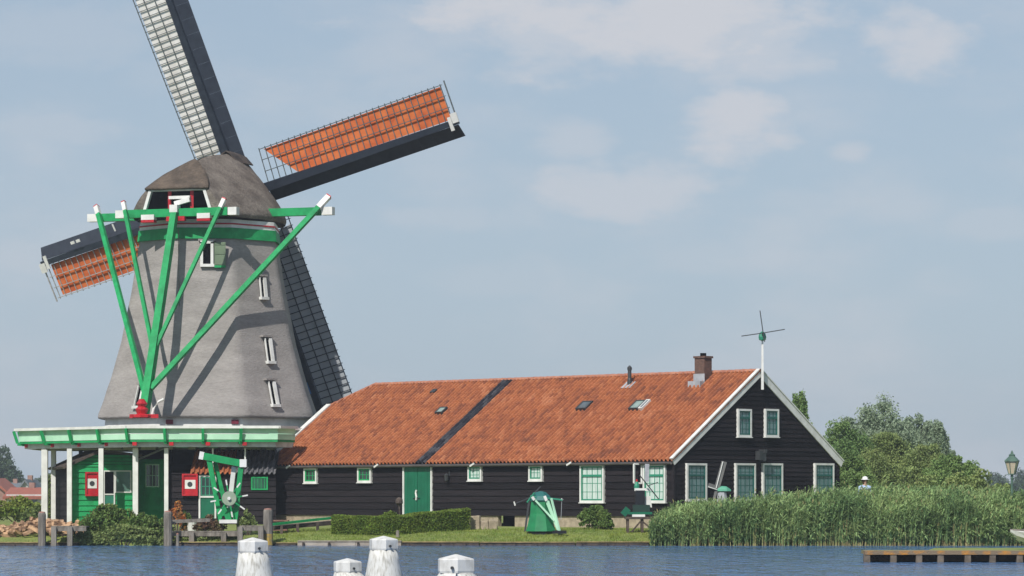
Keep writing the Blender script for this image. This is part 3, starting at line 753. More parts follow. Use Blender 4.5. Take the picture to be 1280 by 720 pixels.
t.beam(P3_(6.6,-.7,-.08), P3_(6.6,-.35,-.08), .07, .04, up=A_); t.build('white_patch', M['white'], s3)
t = MB(); t.beam(P4(8.9,-.28,-.12), P4(9.45,-.28,-.12), .34, .05, up=A_); t.build('blue_patch', M['blue'], s4)

# ---- tail frame
ZF = mz(517, -6.4)
foot = ax*-6.85 + Vector((0,0,ZF-.02))
top = ax*-3.7 + Vector((0,0,mz(263,-3.4)))
t = MB(); t.beam(foot, top, .38, .34, up=ex, w2=.27, h2=.27)
t.build('tail_pole', M['green'], mill)
t = MB(); t.beam(top+Vector((0,0,-.1)), top+Vector((0,0,.22)), .36, .36, up=ex); t.build('tail_pole_top', M['white'], mill)
dpole = (foot-top)
def onpole(py): # point on pole at image row
    lo, hi = 0., 1.
    for _ in range(40):
        m_ = (lo+hi)/2; p = top+dpole*m_
        if HZ-(p.z-H)/(YM+p.y)*F < py: lo = m_
        else: hi = m_
    return top+dpole*lo
ZB = mz(268, -2.2)
lb = 5.2
LA = -ex*lb+Vector((0,0,mz(271,2.2))); LB = ex*lb+Vector((0,0,mz(265.5,-2.2)))
LA.z = LB.z = (LA.z+LB.z)/2
t = MB(); t.beam(LA, LB, .34, .34); t.build('long_beam', M['green'], mill)
for q_ in ((LA-ex*.12, LA-ex*.62), (LB+ex*.12, LB+ex*.62)): t = MB(); t.beam(*q_, .34, .34); t.build('beam_tip', M['white'], mill)
sbc = -ax*3.55 + ex*.13; sb = 2.3
zs = mz(267, -3)
SA = sbc-ex*sb-ex*.2+Vector((0,0,zs)); SB = sbc+ex*sb+Vector((0,0,zs))
t = MB(); t.beam(SA, SB, .34, .34); t.build('short_beam', M['green'], mill)
for q_ in ((SA-ex*.02, SA-ex*.42), (SB+ex*.02, SB+ex*.42)): t = MB(); t.beam(*q_, .33, .33); t.build('beam_tip', M['white'], mill)
def strut(topp, botp, w, ext=.55, m_=None):
    d = (topp-botp).normalized(); t = MB(); t.beam(botp, topp+d*.05, w, w, up=ax); o = t.build('strut', M['green'], mill)
    t = MB(); t.beam(topp+d*.051, topp+d*ext, w*1.08, w*1.08, up=ax); t.build('strut_tip', M['white'], o)
    t = MB(); t.beam(topp+d*(ext+.001), topp+d*(ext+.05), w*1.1, w*1.1, up=ax); t.build('red_end', M['red'], o)
bz = -ax*.30
strut(LA+bz*0-ax*.3+Vector((0,0,.1)), onpole(490)-ex*.12, .19, .55)
strut(LB-ax*.3+Vector((0,0,.1)), onpole(486)+ex*.12, .21, .75)
strut(SA-ax*.26+Vector((0,0,.1))+ex*.1, onpole(432)-ex*.1, .155, .45)
strut(SB-ax*.26+Vector((0,0,.1))-ex*.3, onpole(432)+ex*.1, .155, .45)
# winch at the foot of the tail pole
t = MB(); c = foot+Vector((-.05,-.35,0))
t.lathe([(.42,-.15),(.42,-.06),(.2,.0),(.28,.18),(.16,.30),(.24,.42),(.1,.62)], 8, c)
t.beam(c+Vector((-.5,0,-.1)), c+Vector((.7,0,-.1)), .2, .16); t.build('winch', M['red'], mill)
t = MB(); t.tube([foot+Vector((.35,-.2,-.1)), foot+Vector((.42,-.2,.2)), foot+Vector((.62,-.2,.5)), foot+Vector((.85,-.2,.62))], .055, 8); t.build('white_bracket', M['white'], mill)
# brake rope
t = MB(); p = -ax*3.6+Vector((.1,0,mz(285,-3.4))); t.tube([p, p+Vector((.1,-.0,-7.2))], .016, 5); t.build('brake_rope', M['wood'], mill)

# ---- stage
SAo = 8.15
NV = 10
def ov(ap, k): # octagon vertex k
    V = [(-2.7,-7.5),(3.55,-7.5),(4.2,-6.3),(3.0,-4.9),(6.6,-.9),(6.6,4.5),(3.4,8),(-3.4,8),(-8.1,3.4),(-8.1,-2.1)]; v = V[k % NV]
    return Vector((v[0]*ap/8.15, v[1]*ap/8.15, 0))
stg = MB()
def ringslab(mb, a0, a1, z0, z1):
    for k in range(NV):
        p, q, r_, s_ = ov(a0,k), ov(a0,k+1), ov(a1,k+1), ov(a1,k)
        vs = [v+Vector((0,0,z)) for z in (z0, z1) for v in (p, q, r_, s_)]
        mb.add(vs, [(0,3,2,1),(4,5,6,7),(0,1,5,4),(2,3,7,6)])
ringslab(stg, 4.3, SAo-.3, ZD-.02, ZD+.06)
stage = stg.build('stage', mat('grey_stage_deck', (.22,.21,.2), .8), mill)
bm_ = MB(); ringslab(bm_, SAo-.5, SAo-.3, ZD-.26, ZD-.03)
for k in range(NV):
    for f_ in (0, .25, .5, .75):
        a = ov(4.9,k).lerp(ov(4.9,k+1), f_); b_ = ov(SAo-.35,k).lerp(ov(SAo-.35,k+1), f_)
        bm_.beam(a+Vector((0,0,ZD-.12)), b_+Vector((0,0,ZD-.12)), .14, .16)
bm_.build('stage_joists', mat('grey_white_beam', (.58,.58,.58), .6), stage)
eb = MB(); ringslab(eb, SAo-.16, SAo-.08, ZD-.05, ZD+.04); eb.build('edge_board', M['green'], stage)
rl = MB(); ZT = mz(532, -8.4)
for k in range(NV):
    a, b_ = ov(SAo+.08,k), ov(SAo+.08,k+1); d = (b_-a).normalized()
    rl.beam(a+Vector((0,0,ZT-.04)), b_+Vector((0,0,ZT-.04)), .15, .11)
rl.build('handrail', M['white'], stage)
bd = MB()
for k in range(NV):
    for (o0, z0, o1, z1) in ((-.06, ZD+.05, -.06, ZD+.28), (-.05, ZD+.30, -.05, ZD+.52)):
        p, q, r_, s_ = ov(SAo+o0,k), ov(SAo+o0,k+1), ov(SAo+o1,k+1), ov(SAo+o1,k)
        z = Vector((0,0,1))
        bd.quad(p+z*z0, q+z*z0, r_+z*z1, s_+z*z1)
o = bd.build('rail_boards', M['mint'], stage); s_ = o.modifiers.new('S','SOLIDIFY'); s_.thickness = .03
for k in range(NV):
    for i in range(4):
        if k in (3,4,5) or (k in (1,2)): continue
        f_ = i/4; base = ov(SAo-.0,k).lerp(ov(SAo-.0,k+1), f_); tp_ = ov(SAo+.16,k).lerp(ov(SAo+.16,k+1), f_); fo = ov(SAo-.02,k).lerp(ov(SAo-.02,k+1), f_)
        br = MB(); z = Vector((0,0,1))
        br.beam(base+z*(ZD-.02), tp_+z*(ZT-.10), .11, .12); inn = ov(SAo-.5,k).lerp(ov(SAo-.5,k+1), f_); br.beam(base+z*(ZD-.06), inn+z*(ZD-.08), .11, .12)
        o = br.build('rail_bracket', M['green'], stage)
        rd = MB(); e_ = ov(SAo-.2,k).lerp(ov(SAo-.2,k+1), f_); rd.box(e_.x+.12, e_.x+.30, e_.y-.14, e_.y+.02, ZD-.2, ZD-.06); rd.build('joist_end', M['red'], o)
def post(px, dy, w, zb, zt, name='stage_post', m_='white'):
    t = MB(); x = mx(px, dy); t.box(x-w/2, x+w/2, dy-w/2, dy+w/2, zb, zt); return t.build(name, M[m_], stage)
for px, dy, w in ((56,-2.9,.26),(67,-1.6,.20),(87,-5.45,.20),(126.5,-6.0,.20),(169.5,-6.7,.22),(208,-6.9,.17)): post(px, dy, w, .5, ZD-.30)
for px in (266, 306.5): post(px, -6.9, .06, ZD-1.1, ZD-.30)
post(101, -1.0, .16, ZD-1.0, ZD-.3, m_='darkgrey')

# ================================================================ SHEDS UNDER THE STAGE
def sx_(px, Y): return gx(px, Y)
# green weatherboarded shed
gyw = 136.6
sh = empty('green_shed', (sx_(88, 136.9), 136.9, 0), rad(-0), label='bright green weatherboarded shed with a black side, under the left end of the mill stage', cat='shed')
a = rad(15); sh.rotation_euler.z = a
sU = Vector((math.cos(a), math.sin(a), 0)); sV = Vector((-math.sin(a), math.cos(a), 0)); s0 = Vector(sh.location)
def onshed(px, py):
    p = hit(px, py, s0, -sV); d = p-s0; return d.dot(sU), p.z
WS = onshed(171, 600)[0]
ze = onshed(88, 580)[1]
t = MB(); boards(t, (0,0,0), (1,0,0), (0,-1,0), .45, ze, lambda z: (0, WS), .235)
boards(t, (0,0,0), (1,0,0), (0,-1,0), ze, ze+.42, lambda z: ((z-ze)*2.17, WS), .14)
t.build('front_wall', M['green'], sh)
t = MB(); boards(t, (0,5,0), (0,-1,0), (-1,0,0), .45, ze, lambda z: (0, 5), .25); t.box(-.03,.06,-.04,.03,.45,ze); t.build('side_wall', M['tar'], sh)
t = MB(); t.add([(-.35,-.25,ze-.12),(1.25,-.25,ze+.62),(1.25,5,ze+.62),(-.35,5,ze-.12)], [(0,1,2,3)]); t.add([(1.25,-.25,ze+.62),(WS+.2,-.25,ze+.42),(WS+.2,4,ze+.42),(1.25,5,ze+.62)], [(0,1,2,3)])
o = t.build('roof', M['oldwood'], sh); s_ = o.modifiers.new('S','SOLIDIFY'); s_.thickness = .1
t = MB(); t.add([(0,-.012,ze-.02),(WS,-.012,ze-.02),(WS,-.012,ze+.42),(1.25,-.012,ze+.6)], [(0,1,2,3)]); t.build('dark_gable', M['tar'], sh)
def shbox(px0, px1, py0, py1, d0, d1, m_, name, par=sh):
    x0, z1 = onshed(px0, py0); x1, z0 = onshed(px1, py1); t = MB(); t.box(x0, x1, -d1, -d0, z0, z1); return t.build(name, m_, par)
def shframe(px0, px1, py0, py1, w, m_, name, par=sh, mull=()):
    x0, z1 = onshed(px0, py0); x1, z0 = onshed(px1, py1); t = MB()
    t.box(x0,x0+w,-.08,0,z0,z1); t.box(x1-w,x1,-.08,0,z0,z1); t.box(x0+w,x1-w,-.078,0,z1-w,z1); t.box(x0+w,x1-w,-.078,0,z0,z0+w)
    for q in mull: t.box(x0+w,x1-w,-.076,0,z1-(z1-z0)*q-w/2,z1-(z1-z0)*q+w/2)
    return t.build(name, m_, par)
do = shframe(129, 143.5, 588, 634, .055, M['white'], 'door', mull=(.65,))
shbox(130.5, 142, 590, 617, .03, .045, M['void'], 'upper_leaf', do); shbox(130.5, 142, 619, 633, .03, .05, mat('teal_door', (.03,.2,.13), .5), 'lower_leaf', do)
wi = shframe(143.5, 164, 588, 616, .05, M['white'], 'window')
shbox(145, 162.5, 590, 614.5, .03, .045, mat('dusty_pane', (.10,.2,.15), .15, (.06,.13,.1)), 'pane', wi)
# notice boards (red box with a white picture)
def board(name, parent_loc, w, h, label):
    o = empty(name, parent_loc, 0, label=label, cat='notice board', group='red notice boards by the mill')
    t = MB()
    t.box(-w/2,w/2,-.02,.05,-h/2,h/2); 
    for x0,x1,z0,z1 in ((-w/2,-w/2+.07,-h/2,h/2),(w/2-.07,w/2,-h/2,h/2),(-w/2+.07,w/2-.07,-h/2,-h/2+.07),(-w/2+.07,w/2-.07,h/2-.07,h/2)): t.box(x0,x1,-.07,-.02,z0,z1)
    t.build('board', M['red'], o)
    t = MB(); t.box(-w*.32,w*.35,-.035,-.021,-h*.18,h*.22); q = t.build('notice', M['white'], o)
    t = MB(); t.lathe([(.001,0),(.11,0),(.11,.008),(.001,.008)], 10, (0,0,0)); e_ = t.build('printed_mark', M['darkgrey'], q); e_.rotation_euler.x = rad(90); e_.location = (0,-.037,.02)
    return o
p = hit(115, 605, s0-sV*.1, -sV); b1 = board('notice_board', p, .58, 1.02, 'red notice board on the bright green shed wall'); b1.rotation_euler.z = a
# darker green lean-to with a window, further in
t0 = 138.6
ln = empty('green_lean_to', (sx_(172,t0), t0, 0), 0, label='shaded dark green lean-to with a small window right of the green shed', cat='lean-to')
wln = sx_(206,t0)-sx_(172,t0); zl = H+(HZ-574)/F*t0
t = MB(); boards(t, (0,0,0), (1,0,0), (0,-1,0), .45, zl, lambda z: (0, wln), .235); t.build('wall', M['green'], ln)
t = MB(); t.box(wln, wln+.05, -.05, 2, .45, zl); t.build('side_wall', M['tar'], ln)
t = MB(); t.add([(-.1,-.35,zl-.05),(wln+.15,-.35,zl+.55),(wln+.15,2,zl+.75),(-.1,2,zl+.1)], [(0,1,2,3)]); o = t.build('roof', M['lead'], ln); s_ = o.modifiers.new('S','SOLIDIFY'); s_.thickness = .07
x0 = sx_(182,t0)-sx_(172,t0); x1 = sx_(199.5,t0)-sx_(172,t0); z1 = H+(HZ-580)/F*t0; z0 = H+(HZ-609)/F*t0
t = MB(); w = .05
for q in ((x0,x0+w,z0,z1),(x1-w,x1,z0,z1),(x0+w,x1-w,z1-w,z1),(x0+w,x1-w,z0,z0+w)): t.box(q[0],q[1],-.09,0,q[2],q[3])
for k in (1,2,3): xx = x0+(x1-x0)*k/4; t.box(xx-.012,xx+.012,-.075,-.055,z0+w,z1-w)
zz = (z0+z1)/2; t.box(x0+w,x1-w,-.073,-.055,zz-.012,zz+.012)
o = t.build('window', M['mint'], ln); t = MB(); t.box(x0+w,x1-w,-.06,-.05,z0+w,z1-w); t.build('pane', M['glass'], o)

# black low shed with tiled roof between mill and barn
t1 = 135.3
ls = empty('low_black_shed', (sx_(207,t1), t1, 0), 0, label='low black shed with red and grey tiled roof between the mill and the barn', cat='shed')
def lx(px): return sx_(px,t1)-sx_(207,t1)
def lz(py): return H+(HZ-py)/F*t1
t = MB(); boards(t, (0,0,0), (1,0,0), (0,-1,0), .45, lz(591), lambda z: (0, lx(345)), .25); t.build('wall', M['tar'], ls)
def lowroof(x0, x1, m_, name):
    mb = tilefield(x0, x1, -.2, 2.2, lambda s_: x0-1); o = mb.build(name, m_, ls)
    o.matrix_local = Matrix.Translation((0,0,lz(590)))@Matrix.Rotation(rad(24), 4, 'X'); return o
lowroof(lx(238), lx(292), M['tiles'], 'red_tiled_roof'); lowroof(lx(292), lx(345), M['greytiles'], 'grey_tiled_roof')
def lframe(px0,px1,py0,py1,w,m_,name,mull=(),par=ls):
    x0,x1,z0,z1 = lx(px0),lx(px1),lz(py1),lz(py0); t = MB()
    t.box(x0,x0+w,-.09,0,z0,z1); t.box(x1-w,x1,-.09,0,z0,z1); t.box(x0+w,x1-w,-.088,0,z1-w,z1)
    for q in mull: t.box(x0+w,x1-w,-.086,0,z1-(z1-z0)*q-w/2,z1-(z1-z0)*q+w/2)
    return t.build(name,m_,par)
do = lframe(248.5, 270.5, 594, 648, .07, M['white'], 'door', (.5,))
t = MB(); t.box(lx(251),lx(268),-.05,-.03,lz(648),lz(621)); t.build('lower_leaf', M['dgreen'], do)
t = MB(); t.box(lx(251),lx(268),-.05,-.03,lz(619.5),lz(596)); u_ = t.build('upper_leaf', M['glass'], do)
t = MB()
for k in (0,1,2,3): xx = lx(252)+(lx(267)-lx(252))*k/3; t.box(xx-.02,xx+.02,-.08,-.05,lz(619),lz(597))
for k in (0,1,2): zz = lz(619)+(lz(597)-lz(619))*k/2; t.box(lx(252),lx(267),-.078,-.05,zz-.02,zz+.02)
t.build('glazing_bars', sashg, do)
x0,x1,z0,z1 = lx(314),lx(335),lz(612.5),lz(596)
t = MB()
for q in ((x0,x0+.06,z0,z1),(x1-.06,x1,z0,z1),(x0+.06,x1-.06,z1-.06,z1),(x0+.06,x1-.06,z0,z0+.06)): t.box(q[0],q[1],-.08,0,q[2],q[3])
for k in (1,2,3,4): xx = x0+(x1-x0)*k/5; t.box(xx-.012,xx+.012,-.07,-.03,z0+.06,z1-.06)
o = t.build('window', M['green'], ls); t = MB(); t.box(x0+.06,x1-.06,-.06,-.048,z0+.06,z1-.06); t.build('pane', mat('green_tinted_glass',(.03,.12,.07),.12,(.02,.08,.05)), o)
board('notice_board', (sx_(237.5,t1-.15), t1-.15, lz(606)), .66, .92, 'red notice board on the black wall beside the white framed door')
# red shaded band of the old mill shed (dark brown boards under the stage)

# ================================================================ LEAFY THINGS
def leaf(mb, p, s, up=.3, asp=.5):
    a = Vector((R()-.5, R()-.5, R()-.5)).normalized(); b_ = a.cross(Vector((R()-.5, R()-.5, R()-.5+up))).normalized()
    a = a*s; b_ = b_*s*asp
    mb.add([p-a, p-b_*.9, p+a, p+b_], [(0,1,2,3)])
def clumps(mb, blobs, per, size, sub=22, subr=.46, asp=.55):
    """blobs (x,y,z,rx,ry,rz): leaves gathered in many small clumps near the blob surface"""
    for (x, y, z, rx, ry, rz) in blobs:
        for _ in range(sub):
            th = U(0, 2*math.pi); cz = U(-.75, 1); r_ = math.sqrt(max(0, 1-cz*cz)); k = U(.6, 1.0)
            c = Vector((x+rx*k*r_*math.cos(th), y+ry*k*r_*math.sin(th), z+rz*k*cz))
            q = subr*U(.6, 1.25)
            for _ in range(per):
                v = Vector((R()-.5, R()-.5, R()-.5)).normalized()*(R()**.45)
                leaf(mb, c+Vector((v.x*rx*q, v.y*ry*q, v.z*rz*q*.8)), size*U(.6, 1.3), asp=asp)
def tree(name, px, pyt, pyb, Y, wpx, m_, label, cat='tree', group=None, nb=8, per=165, leafs=.16, sub=26, squat=1., seed=1):
    random.seed(seed)
    s_ = F/Y; X = gx(px, Y); zt = H+(HZ-pyt)/s_; zb = gz(X, Y); w = wpx/s_; h = zt-zb
    root = empty(name, (X, Y, zb), 0, label=label, cat=cat, group=group)
    bl = []
    for i in range(nb):
        a = 2*math.pi*i/nb+U(-.4,.4); rr = w*.28*U(.6,1.15); zc = h*U(.38,.68)
        bl.append((rr*math.cos(a), rr*math.sin(a), zc, w*U(.20,.30), w*U(.20,.30), h*U(.18,.28)*squat))
    bl.append((0,0,h*.80, w*.22, w*.22, h*.19)); bl.append((U(-.1,.1)*w,0,h*.6,w*.3,w*.3,h*.2))
    t = MB(); clumps(t, bl, per, leafs*.46, sub); t.build('crown', m_, root)
    t = MB(); r0 = max(.06, h*.03); t.tube([(0,0,-.1),(.02*h,0,h*.25),(-.01*h,0,h*.5),(0,0,h*.72)], [r0, r0*.75, r0*.5, r0*.2], 8)
    for b_ in bl[:-1]: t.tube([(0,0,h*.28),(b_[0]*.5,b_[1]*.5,b_[2]*.8),(b_[0],b_[1],b_[2])], [r0*.45,r0*.3,r0*.08], 5)
    t.build('trunk', M['bark'], root)
    return root
# trees behind the reeds, right of the barn
GT = 'trees beyond the reeds'
tree('tree', 1000, 487, 600, 150, 40, M['green_tree'], 'dark green tree showing its thin top just above the right roof slope of the barn', group=GT, seed=3, nb=6, leafs=.13)
tree('tree', 1050, 526, 610, 158, 90, M['green_tree'], 'mid green tree right beside the barn gable wall', group=GT, seed=5, leafs=.14)
tree('willow_tree', 1098, 497, 600, 175, 108, M['willow'], 'largest pale grey green willow, tallest of the trees right of the barn', group=GT, seed=8, nb=9, leafs=.17, sub=34)
tree('willow_tree', 1142, 514, 600, 178, 76, M['willow'], 'smaller grey green willow just right of the largest willow', group=GT, seed=11, nb=7, leafs=.17)
tree('willow_tree', 1172, 525, 600, 172, 46, M['willow'], 'narrow grey willow at the right end of the tree group', group=GT, seed=12, nb=5, leafs=.15)
tree('tree', 1110, 540, 610, 146, 104, M['olive_tree'], 'olive green bushy tree in front of the largest willow', group=GT, seed=14, leafs=.13, nb=9, sub=32)
tree('tree', 1160, 553, 610, 143, 78, M['olive_tree'], 'low olive green tree sloping down towards the right edge of the group', group=GT, seed=15, leafs=.12, nb=8, sub=30)
tree('tree', 1065, 560, 610, 138, 60, M['green_tree'], 'low dark bushy tree beside the barn corner and behind the walker', group=GT, seed=16, leafs=.11, nb=7)
def shrub(name, px, pyt, Y, wpx, m_, label, cat='bush', group=None, leafs=.06, per=26, seed=1, nb=8, squat=1., depth=.5, zb=None, sub=20):
    random.seed(seed)
    s_ = F/Y; X = gx(px, Y); z0 = gz(X, Y) if zb is None else zb; h = H+(HZ-pyt)/s_-z0; w = wpx/s_
    root = empty(name, (X, Y, z0), 0, label=label, cat=cat, group=group)
    bl = []
    for i in range(nb):
        x = U(-.34,.34)*w; zc = h*U(.25,.62)*(1-abs(x)/w*.9); bl.append((x, U(-.25,.25)*w*depth, zc, w*.20, w*.2*depth, h*.30))
    bl.append((0,0,h*.62,w*.2,w*.2*depth,h*.30))
    t = MB(); clumps(t, bl, per, leafs, sub, .36); t.build('foliage', m_, root)
    t = MB()
    for b_ in bl: t.tube([(b_[0]*.2,b_[1]*.2,-.05),(b_[0]*.7,b_[1]*.7,b_[2]*.6),(b_[0],b_[1],b_[2]*1.1)], [.03,.02,.008], 5)
    t.build('stem', M['bark'], root)
    return root
tree('bush', 1190, 566, 610, 140, 66, M['green_tree'], 'green bush on the far right shore, below the low olive tree', cat='bush', group='bushes behind the reeds', leafs=.12, seed=21)
shrub('bush', 1216, 576, 128, 100, M['olive_tree'], 'low olive green bush behind the reeds, nearest the street lamp', group='bushes behind the reeds', leafs=.08, seed=22, nb=9)
shrub('bush', 1130, 572, 130, 130, M['olive_tree'], 'olive green bush behind the reeds, right of the walker in the white hat', group='bushes behind the reeds', leafs=.08, seed=23, nb=9)
# far tree line and town
FG = 'far trees on the horizon'
tree('far_tree', 4, 555, 610, 420, 44, M['far_tree'], 'tall hazy tree at the left edge of the photo behind the far houses', group=FG, seed=31, nb=8, leafs=.4, per=22)
tree('far_tree', 24, 592, 618, 520, 30, M['far_tree'], 'low hazy far tree just right of the tall hazy tree', group=FG, seed=32, leafs=.45, per=20)
tree('far_tree', 62, 592, 618, 560, 56, M['far_tree'], 'low wide hazy far tree behind the stage posts of the windmill', group=FG, seed=33, leafs=.45, per=20)
tree('far_tree', 1243, 590, 618, 620, 40, M['far_tree'], 'round hazy far tree left of the street lamp lantern', group=FG, seed=34, leafs=.45, per=20, squat=1.3)
tree('far_tree', 1280, 588, 618, 600, 44, M['far_tree'], 'hazy far tree at the right edge of the photo behind the street lamp', group=FG, seed=35, leafs=.45, per=20, squat=1.3)
tree('far_tree', 1225, 600, 618, 640, 44, M['far_tree'], 'lowest hazy far tree at the end of the right bushes', group=FG, seed=36, leafs=.45, per=20, squat=1.3)
shrub('bush', 22, 617, 152, 96, M['grass'], 'wide green bush behind the firewood at the left edge', group='bushes left of the mill', leafs=.09, seed=41, nb=10)
shrub('bush', 52, 628, 145, 50, M['olive_tree'], 'small bush left of the white stage posts', group='bushes left of the mill', leafs=.08, seed=42)
shrub('bush', 72, 575, 160, 34, M['olive_tree'], 'tall olive bush rising behind the black side of the green shed', group='bushes left of the mill', leafs=.1, seed=43, squat=1.3)
def house(px0, px1, pye, pyr, Y, wm_, rm_, label, gable=False, dep=9):
    x0, x1 = gx(px0,Y), gx(px1,Y); ze_ = H+(HZ-pye)/F*Y; zr = H+(HZ-pyr)/F*Y; w = x1-x0
    o = empty('far_house', (x0, Y, .55), 0, label=label, cat='house', group='far houses left of the mill'); ze_ -= .55; zr -= .55
    t = MB(); t.box(0,w,0,dep,0,ze_)
    if gable: t.add([(0,-.003,ze_),(w,-.003,ze_),(w/2,-.003,zr-.1),(0,dep,ze_),(w,dep,ze_),(w/2,dep,zr-.1)], [(0,1,2),(5,4,3)])
    t.build('wall', wm_, o); t = MB()
    if gable: t.add([(-.3,-.4,ze_-.2),(w/2,-.4,zr),(w+.3,-.4,ze_-.2),(-.3,dep,ze_-.2),(w/2,dep,zr),(w+.3,dep,ze_-.2)], [(0,1,4,3),(1,2,5,4)])
    else: t.add([(-.3,-.4,ze_-.2),(w+.3,-.4,ze_-.2),(w+.3,dep/2,zr),(-.3,dep/2,zr),(-.3,dep+.4,ze_-.2),(w+.3,dep+.4,ze_-.2)], [(0,1,2,3),(3,2,5,4)])
    q = t.build('roof', rm_, o); s_ = q.modifiers.new('S','SOLIDIFY'); s_.thickness = .25
    t = MB(); t.box(w*.3,w*.3+.5,dep/2-.4,dep/2+.4,zr-.6,zr+.45); t.build('chimney', M['housewall'], q)
    n_ = max(1, int(w/3))
    for k in range(n_):
        xc = w*(k+.5)/n_; t = MB(); t.box(xc-.5,xc+.5,-.06,-.01,ze_*.4,ze_*.8); f_ = t.build('window', M['housewhite'], o)
        t = MB(); t.box(xc-.42,xc+.42,-.09,-.062,ze_*.43,ze_*.77); t.build('pane', M['glass'], f_)
house(-30, 9, 614, 597, 330, M['housewall'], M['houseroof'], 'far brick house with a steep red roof at the left edge of the photo', True)
house(21, 42, 614, 599, 350, M['housewhite'], M['housegrey'], 'far white house with a grey pointed gable roof', True)
house(4, 22, 611, 603, 380, M['housewhite'], M['housegrey'], 'far grey roofed house between the red roofed and the grey gabled house')
house(8, 75, 618, 609, 300, M['housewhite'], M['houseroof'], 'long low far house with a faded red roof in front of the others')
house(46, 80, 611, 603, 390, M['housewhite'], M['housegrey'], 'far pale roofed house seen between the white stage posts')

# ================================================================ REEDS
random.seed(77)
reed = MB(); stem = MB()
def reedtop(px):  # top row of the reeds in the photo
    pts = [(812,652),(822,640),(840,632),(880,626),(930,621),(980,615),(1040,612),(1100,607),(1160,606),(1215,610),(1290,613),(1400,615)]
    for (a, pa_), (b_, pb_) in zip(pts, pts[1:]):
        if a <= px <= b_: return pa_+(pb_-pa_)*(px-a)/(b_-a)
    return 615
NR = 6000
for i in range(NR):
    px = U(813, 1400); d = R()**1.3
    Y = 114.55 + d*4.2
    if px < 835 and d > .6: continue
    X = gx(px, Y); zb = -.1 if Y < 115.2 else gz(X, Y)
    h = H+(HZ-reedtop(px))/F*Y - zb
    cl = .5+.9*mnoise.noise(Vector((X*.55, Y*.9, 3)))
    h *= (.66+.26*cl+.22*R()**2) if d > .2 else (.42+.4*cl+.25*R())
    ln_ = Vector((U(-.12,.24), U(-.12,.06), 0))*h
    p0 = Vector((X, Y, zb)); p1 = p0+Vector((0,0,h*.5))+ln_*.3; p2 = p0+Vector((0,0,h))+ln_
    w = .011
    if d < .45:
        e1 = p0.lerp(p1, U(.12,.3)); stem.add([p0-Vector((.018,.01,0)), p0+Vector((.018,-.01,0)), e1+Vector((.01,-.01,0)), e1-Vector((.01,.01,0))], [(0,1,2,3)])
    (stem if R() < .25 else reed).add([p0-Vector((w,0,0)), p0+Vector((w,0,0)), p1+Vector((w*.8,0,0)), p1-Vector((w*.8,0,0))], [(0,1,2,3)])
    stem2 = reed; stem2.add([p1-Vector((w*.8,0,0)), p1+Vector((w*.8,0,0)), p2], [(0,1,2)])
    nl = 12
    for k in range(nl):
        f_ = U(.10, .97); b0 = p0.lerp(p1, f_*2) if f_ < .5 else p1.lerp(p2, f_*2-1)
        th = U(0, 2*math.pi); L_ = U(.28,.55)*(1.1-f_*.45); dr = Vector((math.cos(th)+.35, math.sin(th)*.8, 0)); wd = Vector((-dr.y, dr.x, .3)).normalized()*U(.013,.027)
        m0 = b0+dr*L_*.38+Vector((0,0,L_*U(.35,.62))); e0 = b0+dr*L_*.8+Vector((0,0,L_*U(.15,.75)))
        reed.add([b0-wd*.5, b0+wd*.5, m0+wd, m0-wd, e0], [(0,1,2,3),(3,2,4)])
    if R() < .04:
        q = p2+Vector((0,0,.02))
        for _ in range(3): stem.add([q, q+Vector((U(-.03,.06),U(-.03,.03),U(.08,.16))), q+Vector((U(.01,.04),0,U(.0,.06)))], [(0,1,2)])
tag(reed.build('reeds', M['reed']), 'tall green reeds growing along the water right of the lawn', 'reeds', kind='stuff')
tag(stem.build('reed_stalks', M['reedstem']), 'straw coloured reed stalks and plumes at the foot of the green reeds', 'reeds', kind='stuff')

# grass blades on the lawn
random.seed(5)
gb = MB()
for i in range(26000):
    px = U(-20, 1280) if R() < .3 else U(335, 830); Y = 115.22+5.6*R()**1.5; X = gx(px, Y); z = gz(X, Y)
    if (px < 330 or px > 820) and Y > 116.6: continue
    hh = U(.025,.065)*(1.9 if mnoise.noise(Vector((X*1.2, Y*1.2, 0))) > .25 else 1); a = U(0, 6.28); v = Vector((math.cos(a), math.sin(a), 0))*.012
    gb.add([Vector((X,Y,z))-v, Vector((X,Y,z))+v, Vector((X+U(-.03,.03),Y+U(-.02,.02),z+hh))], [(0,1,2)])
tag(gb.build('lawn_grass', M['grass']), 'short lawn grass on the bank in front of the barn', 'grass', kind='stuff')

# ================================================================ BANK EDGE
def top_x(px): return gx(px, 115.1)
bkx = [(-60,100,.08),(212,335,.09),(338,372,.07),(372,503,.13),(503,600,.10),(600,720,.09),(720,812,.10)]
ck = empty('bank_revetment', (0,0,0), 0, label='low timber and concrete revetment along the foot of the bank', cat='revetment')
for i, (a_, b_, zt_) in enumerate(bkx):
    t = MB(); x0, x1 = top_x(a_), top_x(b_)-.03; x = x0
    while x < x1:
        x2 = min(x+U(1.2,2.2), x1); t.box(x, x2-.012, 115.02+U(0,.02), 115.22, -.6, zt_+U(-.012,.012)); x = x2
    o = t.build('edge_board', M['concrete'] if a_ == 372 else M['oldwood'], ck)
    t = MB(); t.box(x0, x1, 115.0, 115.30, zt_+.015, zt_+.05); t.build('coping', M['concrete'] if a_ == 372 else mat('mossy_plank', (.36,.27,.12), .9, (.16,.13,.06), scale=3), o)
    t = MB(); x = x0+.2
    while x < x1: t.tube([(x,114.98,-.5),(x+U(-.02,.02),114.99,zt_-.02)], .05, 6); x += U(.7,1.1)
    t.build('pile', M['oldwood'], o)

